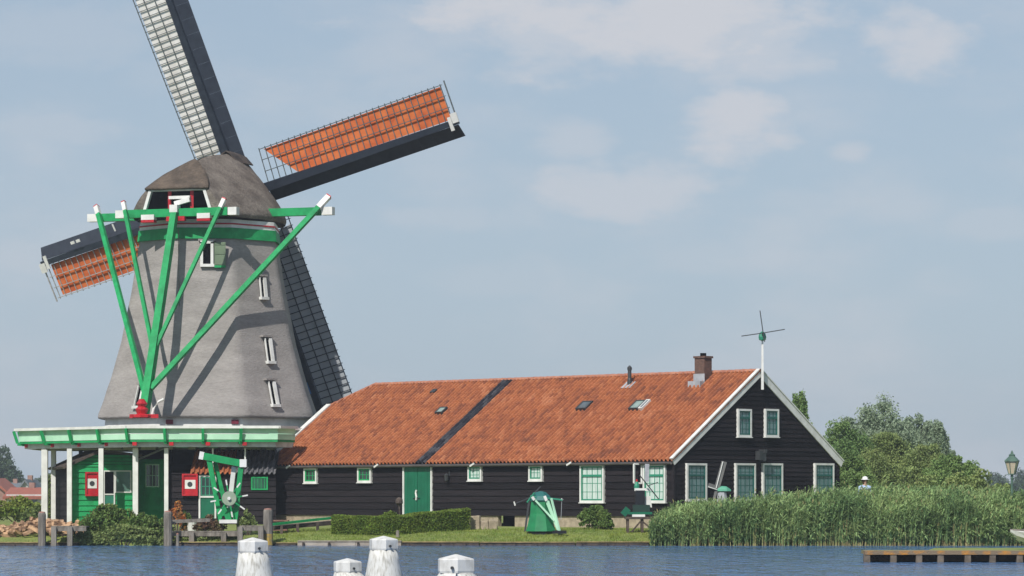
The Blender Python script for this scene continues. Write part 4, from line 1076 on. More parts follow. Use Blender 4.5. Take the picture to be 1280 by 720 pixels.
# mooring posts at the left bank
PG = 'weathered mooring posts along the left bank'
def mpost(px, pyt, wpx, Y, label, stain=False):
    s_ = F/Y; r_ = wpx/s_/2; zt = H+(HZ-pyt)/s_
    o = empty('mooring_post', (gx(px,Y), Y, 0), 0, label=label, cat='mooring post', group=PG)
    t = MB(); t.lathe([(r_*1.02,-.5),(r_,.3),(r_*.98,zt-.06),(r_*.85,zt)], 10); t.build('post', M['wood'], o)
    t = MB(); t.lathe([(r_*.84,zt+.002),(r_*.8,zt+.03),(.01,zt+.05)], 10); t.build('top_cap', mat('rusty_cap', (.36,.18,.14), .8), o)
    if stain: t = MB(); t.lathe([(r_*1.035,.02),(r_*1.03,.42)], 10, caps=False); t.build('lichen_band', mat('yellow_lichen', (.42,.28,.06), .9, (.25,.2,.1), scale=8), o)
mpost(52.5, 641, 10, 114.8, 'grey wooden mooring post in front of the firewood pile')
mpost(210, 640, 11, 114.8, 'grey wooden mooring post right of the waterside shrub')
mpost(335, 637, 12, 114.8, 'tallest mooring post with a yellow lichen stain, right of the wheel frame', True)
mpost(222, 668, 4, 114.7, 'thin short stake just right of the grey post by the waterside shrub')
def jetty(px0, px1, pyt, Y0, Y1, posts, label):
    o = empty('jetty', (gx(px0,Y0), Y0, 0), 0, label=label, cat='jetty', group='small weathered jetties at the left bank')
    zt = H+(HZ-pyt)/F*Y0; w = gx(px1,Y0)-gx(px0,Y0)
    t = MB(); x = 0
    while x < w-.02: x2 = min(x+.24, w); t.box(x, x2-.012, 0, Y1-Y0, zt-.04+U(-.006,.006), zt); x = x2
    t.build('deck', M['wood'], o)
    for y0_, y1_ in ((-.04,-.002),(Y1-Y0-.1,Y1-Y0-.02)): t = MB(); t.box(0,w,y0_,y1_,zt-.18,zt-.045); t.build('beam', M['wood'], o)
    for p in posts:
        xp = gx(p,Y0)-gx(px0,Y0); t = MB(); t.box(xp-.09,xp+.09,-.21,-.045,-.5,zt-.04); t.build('leg', M['wood'], o)
jetty(64, 108, 657.5, 114.6, 115.7, (68, 88), 'small plank jetty in front of the firewood pile')
jetty(299, 329, 657, 114.6, 115.6, (300.5, 326.5), 'small pale jetty with two legs below the wheel frame')
jetty(214, 299, 664, 115.4, 117.0, (240, 280), 'long low plank jetty between the grey post and the wheel frame')
# rail towards the shrub
t = MB(); t.beam(at(213,652,115.3), at(262,650,115.6), .14, .12); 
tag(t.build('log_rail', M['wood']), 'low weathered log rail on the bank beside the grey mooring post', 'rail')
# gangway with a green rail in front of the low shed and barn corner
gw = empty('gangway', (gx(338,117.5),117.5,0), 0, label='low dark gangway with a green rail left of the clipped hedge', cat='gangway')
o_ = Vector((gx(338,117.5),117.5,0))
t = MB(); t.beam(at(338,660,117.2)-o_, at(432,652,119.6)-o_, .5, .14, up=(0,0,1)); t.build('deck', M['oldwood'], gw)
t = MB(); t.beam(at(340,655.5,116.8)-o_, at(428,646,119.3)-o_, .09, .09); t.build('green_rail', M['green'], gw)
for px in (352, 372, 397, 418): 
    t = MB(); f_ = (px-340)/92; y_ = 116.8+2.4*f_; x_ = gx(px,y_)-o_.x; zz = H+(HZ-(656-8*f_))/F*y_; t.box(x_-.05,x_+.05,y_-o_.y-.05,y_-o_.y+.05,.1,zz-.05); t.build('leg', M['oldwood'], gw)
t = MB(); t.box(-.42,.42,-.2,.2,0,.34); t.box(-.47,.47,-.25,.25,.34,.39)
o = t.build('planter_box', mat('terracotta_planter',(.26,.14,.10),.85,(.16,.09,.07),scale=5)); o.location = (gx(345,118.5),118.5,.5); tag(o, 'brownish wooden planter box behind the tallest mooring post', 'planter')

# firewood heap: single split logs
random.seed(9)
protos = []
for k in range(4):
    t = MB(); L_ = U(.32,.48); n_ = 4; pts = [(U(.035,.09)*math.cos(2*math.pi*i/n_), U(.06,.1)*math.sin(2*math.pi*i/n_)) for i in range(n_)]
    t.loft([[(-L_/2, a_, b_) for a_, b_ in pts], [(L_/2, a_*U(.85,1.1), b_*U(.85,1.1)) for a_, b_ in pts]])
    o = t.build('firewood_log', M['log']); protos.append(o)
cnt = 0
for i in range(250):
    px = U(-8, 104); Y = 116.0+2.4*R(); pytop = 653+ (6 if px < 14 else 0)+4*math.sin(px*.09) - 2*math.sin(px*.31)
    prof_ = 1-((Y-117.6)/2.0)**2
    zt = H+(HZ-pytop)/F*117.6
    gzv = gz(gx(px,Y),Y); z = gzv+.05+(zt-gzv-.05)*max(.05,prof_)*(R()**.35)
    src = protos[i % 4]; o = src if i < 4 else src.copy()
    if i >= 4: COL.objects.link(o)
    o.location = (gx(px,Y), Y, z); o.rotation_euler = (U(0,6.28), U(-.5,.5), U(0,6.28)); s_ = U(.75,1.3); o.scale = (s_,s_,s_)
    tag(o, 'split brown firewood log in the long heap on the left bank', 'firewood log', 'split logs heaped on the left bank')
for i in range(44):
    px = U(106, 166); Y = 117.5+1.6*R(); c_ = 1-((px-136)/34)**2; gzv = gz(gx(px,Y),Y); zt = H+(HZ-(650-15*c_))/F*117.5
    o = protos[i%4].copy(); COL.objects.link(o); o.location = (gx(px,Y), Y, gzv+.05+(zt-gzv)*max(0,c_)*R()**.4); o.rotation_euler = (U(0,6.28), U(-.5,.5), U(0,6.28))
    tag(o, 'split brown firewood log in the heap behind the waterside shrub', 'firewood log', 'split logs behind the waterside shrub')
# core of the long heap so no ground shows through is not needed: logs overlap

# waterside shrubs and plants
shrub('bush', 135, 624, 115.7, 84, M['bush'], 'bigger dark leafy shrub at the water in front of the green shed', group='shrubs at the left waterside', leafs=.055, seed=51, nb=12, zb=.1, depth=.5, per=34, sub=26)
shrub('bush', 178, 638, 115.5, 78, M['bush'], 'lower lighter shrub at the water left of the grey mooring post', group='shrubs at the left waterside', leafs=.06, seed=52, nb=12, zb=.0, depth=.4, per=30, sub=26)
shrub('bush', 152, 652, 115.2, 128, M['olive_tree'], 'lowest grassy fringe shrub hanging over the water under the two shrubs', group='shrubs at the left waterside', leafs=.06, seed=53, nb=12, zb=-.1, depth=.25, per=30, sub=24)
shrub('flowering_plant', 222, 620, 117.8, 22, M['flower'], 'tall plant with orange flowers beside the grey mooring post', cat='plant', leafs=.04, seed=54, nb=5, per=10, sub=12)
shrub('potted_plant', 232, 636, 118, 20, M['bush'], 'green leafy plant under the red board on the black wall', cat='plant', leafs=.045, seed=55, nb=5, per=16)
shrub('flowering_plant', 262, 640, 116.8, 40, M['redbush'], 'reddish brown bushy plant left of the wheel frame foot', cat='plant', leafs=.045, seed=56, nb=8, per=18)
shrub('flowering_plant', 309, 634, 116.7, 24, M['olive_tree'], 'tall leafy plant right of the wheel frame foot', cat='plant', leafs=.045, seed=57, nb=6, per=18)
shrub('low_plant', 245, 663, 115.6, 70, M['olive_tree'], 'low weedy fringe under the long low jetty', cat='plant', leafs=.05, seed=58, nb=9, per=18, zb=.1, depth=.3)
shrub('round_bush', 746, 629, 119.6, 46, M['bush'], 'round leafy bush with red tinted shoots against the barn plinth', leafs=.05, seed=59, nb=10, per=34, sub=24)
t = MB(); t.lathe([(.16,0),(.2,.32),(.22,.34),(.18,.34)], 12); o = t.build('white_tub', M['white']); o.location = (gx(240,118),118,.5); tag(o, 'small white tub on the bank in front of the white framed door', 'tub')

# clipped hedge following a bend
random.seed(12)
hd = empty('clipped_hedge', (gx(415,117), 117, .4), 0, label='clipped green box hedge bending away in front of the green double door', cat='hedge')
path = [(415,116.9,645.5),(470,116.7,646),(500,116.9,645),(530,117.6,642),(560,118.3,639),(588,119.3,636.5)]
core = MB(); hl = MB(); ho = Vector((gx(415,117), 117, .4))
pp = [Vector((gx(px,Y), Y, H+(HZ-py)/F*Y)) for px, Y, py in path]
TK = .75
for a_, b_ in zip(pp, pp[1:]):
    d = (b_-a_); d.z = 0; L_ = d.length; d.normalize(); nb_ = Vector((-d.y, d.x, 0))
    zb = .36
    vs = []
    for p in (a_, b_):
        for q, z in ((.05,zb),(TK-.05,zb),(TK-.05,p.z-.06),(.05,p.z-.06)): vs.append(Vector((p.x,p.y,z))+nb_*q-ho)
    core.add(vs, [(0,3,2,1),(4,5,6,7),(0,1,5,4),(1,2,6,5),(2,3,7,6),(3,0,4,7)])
    for _ in range(int(L_*4500)):
        f_ = R(); q = R(); c = a_.lerp(b_, f_); fr = R()
        if fr < .55: p = Vector((c.x,c.y,0))+nb_*U(-.03,.06); p.z = zb+(c.z-zb)*q
        else: p = Vector((c.x,c.y,c.z+U(-.07,.02)))+nb_*q*TK
        p += Vector((.05*mnoise.noise(p*1.3),-.06*abs(mnoise.noise(p*1.7)),.08*mnoise.noise(p*1.6)))
        leaf(hl, p-ho, U(.02,.04), asp=.6)
for _ in range(1500):
    p = pp[0]+Vector((U(-.05,.05), 0, 0)); d = (pp[1]-pp[0]).normalized(); nb_ = Vector((-d.y,d.x,0)); q = p+nb_*U(0,TK); q.z = U(.36,pp[0].z); leaf(hl, q-ho, U(.02,.04))
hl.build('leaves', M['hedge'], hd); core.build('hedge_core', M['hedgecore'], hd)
shrub('low_bush', 487, 636.5, 119.2, 52, M['hedge'], 'bright green low bush behind the clipped hedge left of the green double door', leafs=.04, seed=61, nb=12, per=36, sub=24)
# stones on the bank by the hedge end
for px, pyt, w_, h_, lab in ((594,645,.36,.52,'taller grey stone block at the right end of the hedge'),(606,651,.30,.36,'small stone block between the two others right of the hedge'),(616,650,.34,.40,'rightmost yellowish stone block under the barn wall right of the hedge')):
    Y = 119.8; t = MB(); t.box(-w_/2,w_/2,-.15,.15,-.1,h_); 
    for v in range(len(t.v)): x_,y_,z_ = t.v[v]; t.v[v] = (x_+U(-.04,.04), y_+U(-.04,.04), z_+U(-.03,.03))
    o = t.build('stone_block', M['stone'], bevel=.03); o.location = (gx(px,Y), Y, H+(HZ-pyt)/F*Y-h_); tag(o, lab, 'stone block', 'stone blocks right of the hedge')
t = MB(); t.lathe([(.07,0),(.06,.2),(.02,.24)], 8); o = t.build('short_stake', M['wood']); o.location = (gx(497,115.9),115.9,.3); tag(o, 'short grey stake at the bank edge in front of the hedge', 'stake')
t = MB(); t.tube([(0,0,0),(.02,0,.5),(0,0,1.0)], .03, 6); t.lathe([(.04,.95),(.14,1.05),(.13,1.2),(.03,1.28)], 8)
o = t.build('garden_post', M['oldwood']); o.location = (gx(499,120.4),120.4,.45); tag(o, 'small brown knobbed garden post left of the green double door', 'garden post')

# ================================================================ WHEEL FRAME (green)
Y = 116.6
wf = empty('wheel_frame', (gx(283,Y), Y, .5), 0, label='bright green slanted timber frame with a spoked winding wheel and white tips', cat='winding frame')
wo = Vector((gx(283,Y), Y, .5))
def wp(px, py, dy=0): 
    p = at(px, py, Y); p = p-wo; p.y = dy; return p
t = MB(); t.beam(wp(261,572), wp(276,651), .18, .22, w2=.15); t.build('leg', M['green'], wf)
t = MB(); t.beam(wp(302,578), wp(294,651), .18, .22, w2=.16); t.build('leg', M['green'], wf)
t = MB(); t.beam(wp(254,570,-.02), wp(303,579.5,-.02), .26, .25); t.build('top_beam', M['green'], wf)
t = MB(); t.beam(wp(249.5,569,-.02), wp(255,570,-.02), .28, .28); t.build('beam_tip', M['white'], wf)
t = MB(); t.beam(wp(300,579,-.03), wp(308.5,579,-.03), .30, .28); t.build('beam_tip', M['white'], wf)
t = MB(); t.beam(wp(292,583,.2), wp(286,636,.2), .16, .2); t.build('inner_post', M['white'], wf)
t = MB(); t.beam(wp(268,578,.25), wp(283,640,.25), .14, .16); t.beam(wp(276,640,0), wp(298,640,0), .2, .3); t.beam(wp(284,642,-.05), wp(287,651,-.05), .36, .2); t.build('inner_brace', M['green'], wf)
t = MB(); t.box(wp(275,0).x, wp(297,0).x, -.35, .35, wp(0,654).z, wp(0,649.5).z); t.build('white_sill', M['white'], wf)
wc_ = wp(287.5, 623, -.3)
t = MB(); n_ = 20
for ra, rb, da, db in ((.16,.26,-.06,.06),):
    t.loft([[(wc_.x+rb*math.cos(2*math.pi*k/n_), wc_.y+da, wc_.z+rb*math.sin(2*math.pi*k/n_)) for k in range(n_)], [(wc_.x+rb*math.cos(2*math.pi*k/n_), wc_.y+db, wc_.z+rb*math.sin(2*math.pi*k/n_)) for k in range(n_)]])
whl = t.build('wheel', mat('grey_green_wheel', (.30,.36,.27), .7, (.2,.27,.19)), wf)
for k in range(8):
    an = 2*math.pi*k/8+.05+ .12; dx, dz = math.cos(an), math.sin(an); L_ = .68
    t = MB(); t.beam(wc_+Vector((dx*.28,-.02,dz*.28)), wc_+Vector((dx*(L_-.2),-.02,dz*(L_-.2))), .045, .045); s_ = t.build('spoke', M['green'], whl)
    t = MB(); t.beam(wc_+Vector((dx*(L_-.2),-.02,dz*(L_-.2))), wc_+Vector((dx*L_,-.02,dz*L_)), .05, .05); t.build('spoke_tip', M['white'], whl)
t = MB(); t.tube([wc_+Vector((0,-.14,0)), wc_+Vector((0,.5,0))], .06, 10); t.build('axle', M['white'], whl)

# ================================================================ MINIATURE MILLS
# 1: green mill with a tail frame
Y = 117.4; mo = Vector((gx(678,Y), Y, .47))
m1_ = empty('miniature_mill', mo, 0, label='knee high green miniature mill with a pale green tail frame on the lawn', cat='miniature mill')
def mp_(px, py, dy=0): p = at(px, py, Y)-mo; p.y = dy; return p
def octprof(pr, c, rot=math.pi/8, n=8): t = MB(); t.lathe(pr, n, c, rot=rot); return t
zt = mp_(0,627).z; zb = mp_(0,664).z; cx_ = mp_(676,0).x
t = octprof([(.58,zb+.0),(.50,zb+.28),(.42,zb+.62),(.38,zt)], (cx_,0,0)); t.build('body', mat('mid_green_paint', (.012,.21,.075), .6, (.01,.16,.06)), m1_)
t = octprof([(.50,zb-.2),(.52,zb-.01)], (cx_,0,0)); t.build('base', M['black'], m1_)
t = MB(); t.lathe([(.40,zt+.002),(.43,zt+.05),(.36,zt+.2),(.2,zt+.34),(.04,zt+.38)], 8, (cx_,0,0), rot=math.pi/8); t.build('cap', mat('teal_cap_paint',(.02,.14,.13),.5), m1_)
ft = mp_(699,666,-.75)
t = MB(); t.beam(mp_(659,628,-.1), mp_(668,616,-.3), .05, .05); t.beam(mp_(663,620,-.25), mp_(703,625,-.45), .05, .05); t.beam(mp_(680,622,-.4), mp_(702,624.5,-.4), .05, .05); t.build('beam', sashg, m1_)
for a_, b_ in (((667,623,-.4),(693,651,-.65)),((682,624,-.35),(697,662,-.7)),((685,626,-.5),(700,668,-.75)),((689,623,-.45),(700,667,-.8))):
    t = MB(); t.beam(mp_(*a_), mp_(*b_), .06, .06); t.build('strut', M['mint'], m1_)
t = MB(); t.beam(mp_(665,621,-.42), mp_(668,625,-.42), .12, .1); t.beam(mp_(680.5,620,-.42), mp_(683,626,-.42), .1, .1); t.beam(mp_(642.5,627,.4), mp_(644,632,.4), .08, .05); t.beam(mp_(701,623.5,-.42), mp_(703,625.5,-.42), .07, .06); t.build('white_tips', M['white'], m1_)
t = MB(); t.beam(mp_(643,630,.45), mp_(672,618,.6), .05, .04); t.beam(mp_(656,667,.45), mp_(662,622,.5), .07, .05); t.beam(mp_(662,622,.5), mp_(676,608,.5), .05, .04); t.build('sails', M['darkgrey'], m1_)
t = MB(); t.tube([mp_(702,626,-.42), mp_(701,650,-.45)], .01, 4); t.build('chain', M['lead'], m1_)
t = MB(); t.box(ft.x-.25, ft.x+.25, -1.0, -.6, -.06, .05); t.build('anchor_plate', M['black'], m1_)
# 2: miniature sawmill on a table
Y = 117.6; m2o = Vector((gx(796,Y), Y, .45))
tb = empty('garden_table', m2o, 0, label='dark wooden table carrying the miniature sawmill beside the reeds', cat='table')
def m2(px, py, dy=0): p = at(px, py, Y)-m2o; p.y = dy; return p
t = MB(); t.box(m2(781,0).x, m2(819,0).x, -.4, .4, m2(0,649).z, m2(0,646).z); t.build('table_top', M['oldwood'], tb)
for px in (784.5, 802.5, 816): 
    for dy in (-.3,.3):
        t = MB(); x_ = m2(px,0).x; t.box(x_-.045,x_+.045,dy-.045,dy+.045,-.1,m2(0,649).z-.002); t.build('leg', M['oldwood'], tb)
t = MB(); t.beam(m2(789,665,-.3), m2(800,652,-.3), .06); t.beam(m2(803,652,-.3), m2(817,664,-.3), .06); t.build('brace', M['oldwood'], tb)
mm = empty('miniature_sawmill', m2o+Vector((0,0,m2(0,646).z)), 0, label='miniature black and green sawmill model with a dark slanting sail on the table', cat='miniature mill')
dz_ = Vector((0,0,m2(0,646).z))
def m3(px, py, dy=0): return m2(px,py,dy)-dz_
t = MB(); t.box(m3(790,0).x, m3(806,0).x, -.22, .22, .0, m3(0,643).z); t.build('white_base', M['white'], mm)
t = MB(); t.box(m3(785,0).x, m3(815,0).x, -.2, .2, m3(0,643).z+.002, m3(0,640).z); t.beam(m3(779,637,0), m3(785,642,0), .12, .3); t.build('green_hull', M['dgreen'], mm)
t = MB(); t.box(m3(791,0).x, m3(812,0).x, -.2, .2, m3(0,640).z+.002, m3(0,631).z); t.build('shed', mat('dark_shed_green',(.01,.04,.03),.6), mm)
t = MB(); t.beam(m3(799,629,0), m3(814,627,0), .05, .42); t.build('white_edge', M['white'], mm)
t = MB(); t.box(m3(794,0).x, m3(806,0).x, -.15, .15, m3(0,631).z+.002, m3(0,613).z); t.build('black_body', M['black'], mm)
t = MB(); t.beam(m3(793,612,-.1), m3(813,612,-.1), .06, .1); t.build('white_beam', M['white'], mm)
t = MB(); t.lathe([(.10,m3(0,612).z),(.10,m3(0,607).z),(.04,m3(0,602).z)], 8, (m3(796,0).x,0,0)); t.build('green_cap', sashg, mm)
t = MB(); t.lathe([(.04,m3(0,602).z+.002),(.03,m3(0,599).z)], 8, (m3(796,0).x,0,0)); t.build('red_knob', M['red'], mm)
t = MB(); t.beam(m3(799,594,-.35), m3(823,624,-.3), .13, .03); t.beam(m3(810,607,-.34), m3(822,603,-.36), .03, .03); t.build('dark_sail', M['darkgrey'], mm)
t = MB(); t.beam(m3(808.5,580,-.3), m3(808,602,-.3), .16, .03); t.build('grey_sail', M['lead'], mm)
# 3: little white mill in the reeds
Y = 119.6; m4o = Vector((gx(903,Y), Y, .5))
m3_ = empty('miniature_mill', m4o, 0, label='miniature white mill with a pale green cap and grey sails standing in the reeds', cat='miniature mill')
def m4(px, py, dy=0): p = at(px, py, Y)-m4o; p.y = dy; return p
t = MB(); t.lathe([(.34,0),(.25,m4(0,640).z),(.17,m4(0,615).z)], 8, (m4(902.5,0).x,0,0), rot=math.pi/8); t.build('body', M['lead'], m3_)
t = MB(); x_ = m4(904,0).x; z_ = m4(0,614).z
t.loft([[(x_+u_, w_*math.cos(a), z_+h_*max(0,math.sin(a))) for a in [math.pi*k/8 for k in range(9)]] for u_, w_, h_ in ((-.22,.14,.15),(-.1,.2,.2),(.12,.2,.18),(.28,.12,.07))]); t.build('cap', mat('sea_green_cap',(.10,.36,.24),.5), m3_)
t = MB(); hb = m4(896,610,-.1)
t.beam(hb, m4(905,577,-.15), .20, .03, up=(0,1,0)); t.beam(hb, m4(885,606.5,-.2), .17, .03, up=(0,1,0)); t.beam(hb, m4(888,640,-.1), .1, .03, up=(0,1,0)); t.build('sails', mat('grey_board',(.17,.17,.165),.7), m3_)
t = MB(); t.beam(hb+Vector((-.03,-.04,0)), m4(903.3,577,-.2), .035, .03); t.beam(hb+Vector((0,-.04,-.06)), m4(885,608.5,-.24), .035, .03); t.build('white_edges', M['white'], m3_)

# ================================================================ STREET LAMP
Y = 116.4; lo_ = Vector((gx(1265,Y), Y, 0)); s_ = F/Y
zg = -.05
def lzf(py): return H+(HZ-py)/s_
lp = empty('street_lamp', lo_, 0, label='old fashioned green lantern street lamp rising above the reeds', cat='street lamp')
t = MB(); t.lathe([(.10,-.3),(.10,.5),(.06,.6),(.045,lzf(600)),(.06,lzf(598)),(.04,lzf(594)),(.11,lzf(592.5))], 10); t.build('post', M['lamp_green'], lp)
z0, z1 = lzf(592), lzf(577)
t = MB(); t.lathe([(.12,z0),(.235,z1)], 6, caps=True); t.build('lantern_glass', M['lantern_glass'], lp)
t = MB()
for k in range(6):
    a = 2*math.pi*k/6; t.beam((.125*math.cos(a),.125*math.sin(a),z0-.01),(.245*math.cos(a),.245*math.sin(a),z1),.022)
t.lathe([(.14,z0-.03),(.13,z0-.002)], 6); t.build('lantern_cage', M['lamp_green'], lp)
t = MB(); t.lathe([(.28,z1+.002),(.27,z1+.04),(.13,lzf(571)),(.11,lzf(570)),(.12,lzf(568.5)),(.05,lzf(567)),(.05,lzf(566)),(.015,lzf(563))], 6); t.build('lantern_hood', M['lamp_green'], lp)

# ================================================================ JETTY ON THE RIGHT
Yd = 64.0*1.02
Yd = 4050*1.62/78.0   # waterline row 703
dk = empty('landing_stage', (gx(1081,Yd), Yd, 0), 0, label='low timber landing stage with an orange lichen edge in front of the reeds', cat='landing stage')
xd = gx(1081,Yd); wd_ = gx(1420,Yd)-xd; ztd = H+(HZ-688.5)/F*Yd
lich = mat('lichen_orange_timber', (.46,.21,.04), .9, (.20,.15,.10), scale=3.2, contrast=(.48,.64), bump=.5)
deckm = mat('mossy_deck', (.22,.24,.08), .95, (.24,.19,.11), scale=1.5, bump=.4)
t = MB(); t.box(0, wd_, 0, .32, ztd-.10, ztd); t.build('edge_beam', lich, dk)
t = MB(); t.box(.12, wd_, .33, 2.0, ztd-.10, ztd-.012); t.build('deck', deckm, dk)
t = MB(); t.box(.02, wd_, .34, .42, ztd-.28, ztd-.102); t.build('rear_beam', M['oldwood'], dk)
t = MB(); t.box(.02, wd_, .6, 4.2, -.4, -.001+.02); t.build('mud', M['void'], dk) if False else None
for px in (1084, 1117, 1149, 1176, 1210, 1241, 1275, 1308, 1340, 1372, 1404):
    x = gx(px,Yd)-xd; t = MB(); t.box(x-.08,x+.08,.02,.19,-.6,ztd-.101); t.build('pile', mat('dark_pile', (.17,.14,.11), .9, (.09,.075,.06), scale=6), dk)
t = MB(); t.box(.1, wd_, 1.2, 1.3, -.5, ztd-.11); t.build('painted_underdeck_shade', M['void'], dk)  # near-black sheet painted as the shade behind the piles
# grassy spit behind with the white boat bow
sp = MB(); rows = []
for j in range(9):
    y = 69+ (113.5-69)*0 + j*(1.0); rows.append(y)
t = MB()
xs_ = [gx(1195,90)+i*.35 for i in range(40)]; ys_ = [88.5+i*1.0 for i in range(15)]
for y in ys_:
    for x in xs_:
        e_ = min((x-xs_[0]-max(0,(y-104))*.0)/1.6, (y-88.5)/3.0, 1.0); e_ = max(0, e_); t.v.append((x, y, -.25+.36*min(1,e_*1.5)+.04*mnoise.noise(Vector((x,y,0)))))
nx_ = len(xs_)
for j in range(len(ys_)-1):
    for i in range(nx_-1): a_ = j*nx_+i; t.f.append((a_,a_+1,a_+1+nx_,a_+nx_))
tag(t.build('grass_spit', gm, smooth=True), 'low grassy spit between the landing stage and the reeds', kind='structure')
Yb = 98.0; bo = Vector((gx(1281,Yb), Yb, .1))
bt = empty('white_boat', bo, rad(-25), label='white boat bow just showing at the right edge in front of the reeds', cat='boat')
t = MB(); rr = []
for u_, w_, k_, h_ in ((-.45,.02,.55,.62),(-.2,.22,.3,.58),(.3,.5,.12,.52),(1.0,.72,.05,.48),(2.4,.78,.04,.46),(3.2,.7,.05,.48)):
    rr.append([(u_,-w_,h_),(u_,-w_*.8,(h_+k_)/2),(u_,0,k_),(u_,w_*.8,(h_+k_)/2),(u_,w_,h_),(u_,w_*.9,h_),(u_,0,k_+.05),(u_,-w_*.9,h_)])
t.loft(rr); t.build('hull', M['white'], bt)
t = MB(); t.beam((-.45,0,.62),(3.2,-.74,.50),.05); t.beam((-.45,0,.62),(3.2,.74,.50),.05); t.build('gunwale', M['wood'], bt)

# ================================================================ PERSON walking on the path behind the reeds
Y = 125.0; po_ = Vector((gx(1081,Y), Y, gz(0,125)-.0)); zh = H+(HZ-597)/F*Y - po_.z
pe = empty('person', po_, rad(12), label='person in a white hat and pale blue shirt walking behind the reeds', cat='person')
k_ = zh/1.76
def skin(name, m_, joints, edges, par, sub=2):
    me = bpy.data.meshes.new(name); me.from_pydata([tuple(c*k_ for c in j[:3]) for j in joints], edges, []); o = bpy.data.objects.new(name, me); COL.objects.link(o); o.parent = par
    me.materials.append(m_)
    sk = o.modifiers.new('Skin','SKIN'); sl = me.skin_vertices[0] if me.skin_vertices else None
    if sl is None: me.attributes
    for i, j in enumerate(joints): me.skin_vertices[0].data[i].radius = (j[3]*k_, j[4]*k_)
    me.skin_vertices[0].data[0].use_root = True
    ss = o.modifiers.new('Sub','SUBSURF'); ss.levels = sub; ss.render_levels = sub
    for p in me.polygons: p.use_smooth = True
    sk.use_smooth_shade = True
    return o
def ensure(me):
    if not me.skin_vertices:
        pass
J = [(0,0,.92,.15,.11),(0,0,1.12,.13,.10),(0,-.01,1.34,.17,.11),(0,-.01,1.44,.10,.08),(0,-.02,1.52,.05,.05),(0,-.03,1.60,.075,.09),(0,-.03,1.70,.06,.075),
     (-.17,0,1.40,.055,.055),(-.23,-.02,1.14,.045,.045),(-.22,-.14,.92,.033,.033),(-.22,-.18,.84,.035,.02),
     (.17,0,1.40,.055,.055),(.24,.04,1.14,.045,.045),(.23,.04,.90,.033,.033),(.23,.03,.82,.035,.02),
     (-.10,-.06,.80,.085,.085),(-.10,-.18,.48,.06,.06),(-.10,-.16,.09,.042,.045),(-.10,-.30,.04,.04,.03),
     (.10,.06,.80,.085,.085),(.10,.14,.48,.06,.06),(.10,.28,.10,.042,.045),(.10,.16,.04,.04,.03)]
E = [(0,1),(1,2),(2,3),(3,4),(4,5),(5,6),(3,7),(7,8),(8,9),(9,10),(3,11),(11,12),(12,13),(13,14),(0,15),(15,16),(16,17),(17,18),(0,19),(19,20),(20,21),(21,22)]
def skin2(name, m_, idx, grow, par):
    mp = {i: n for n, i in enumerate(idx)}
    js = [(*J[i][:3], J[i][3]+grow, J[i][4]+grow) for i in idx]; es = [(mp[a],mp[b]) for a, b in E if a in mp and b in mp]
    me = bpy.data.meshes.new(name); me.from_pydata([tuple(c*k_ for c in j[:3]) for j in js], es, [])
    o = bpy.data.objects.new(name, me); COL.objects.link(o); o.parent = par; me.materials.append(m_)
    sk = o.modifiers.new('Skin','SKIN'); sk.use_smooth_shade = True
    if len(me.skin_vertices) == 0:
        bpy.context.view_layer.objects.active = o
    sd = me.skin_vertices[0].data
    for i, j in enumerate(js): sd[i].radius = (j[3]*k_, j[4]*k_)
    sd[0].use_root = True
    o.modifiers.new('Sub','SUBSURF').render_levels = 2
    return o
skin2('body', M['skin'], list(range(23)), 0, pe)
skin2('shirt', M['shirt'], [1,2,3,4,7,8,11,12], .028, pe)
skin2('trousers', M['trouser'], [0,15,16,17,19,20,21], .015, pe)
t = MB(); t.lathe([(.155,1.685),(.15,1.70),(.098,1.705),(.09,1.77),(.05,1.80),(.005,1.805)], 14, (0,-.03,0)); t.v = [tuple(c*k_ for c in v) for v in t.v]; t.smooth = True; t.build('hat', M['cap'], pe)
t = MB(); t.lathe([(.08,1.53),(.098,1.60),(.096,1.69),(.05,1.705)], 12, (.0,.0,0)); t.v = [tuple(c*k_ for c in v) for v in t.v]; t.smooth = True; t.build('hair', M['hair'], pe)

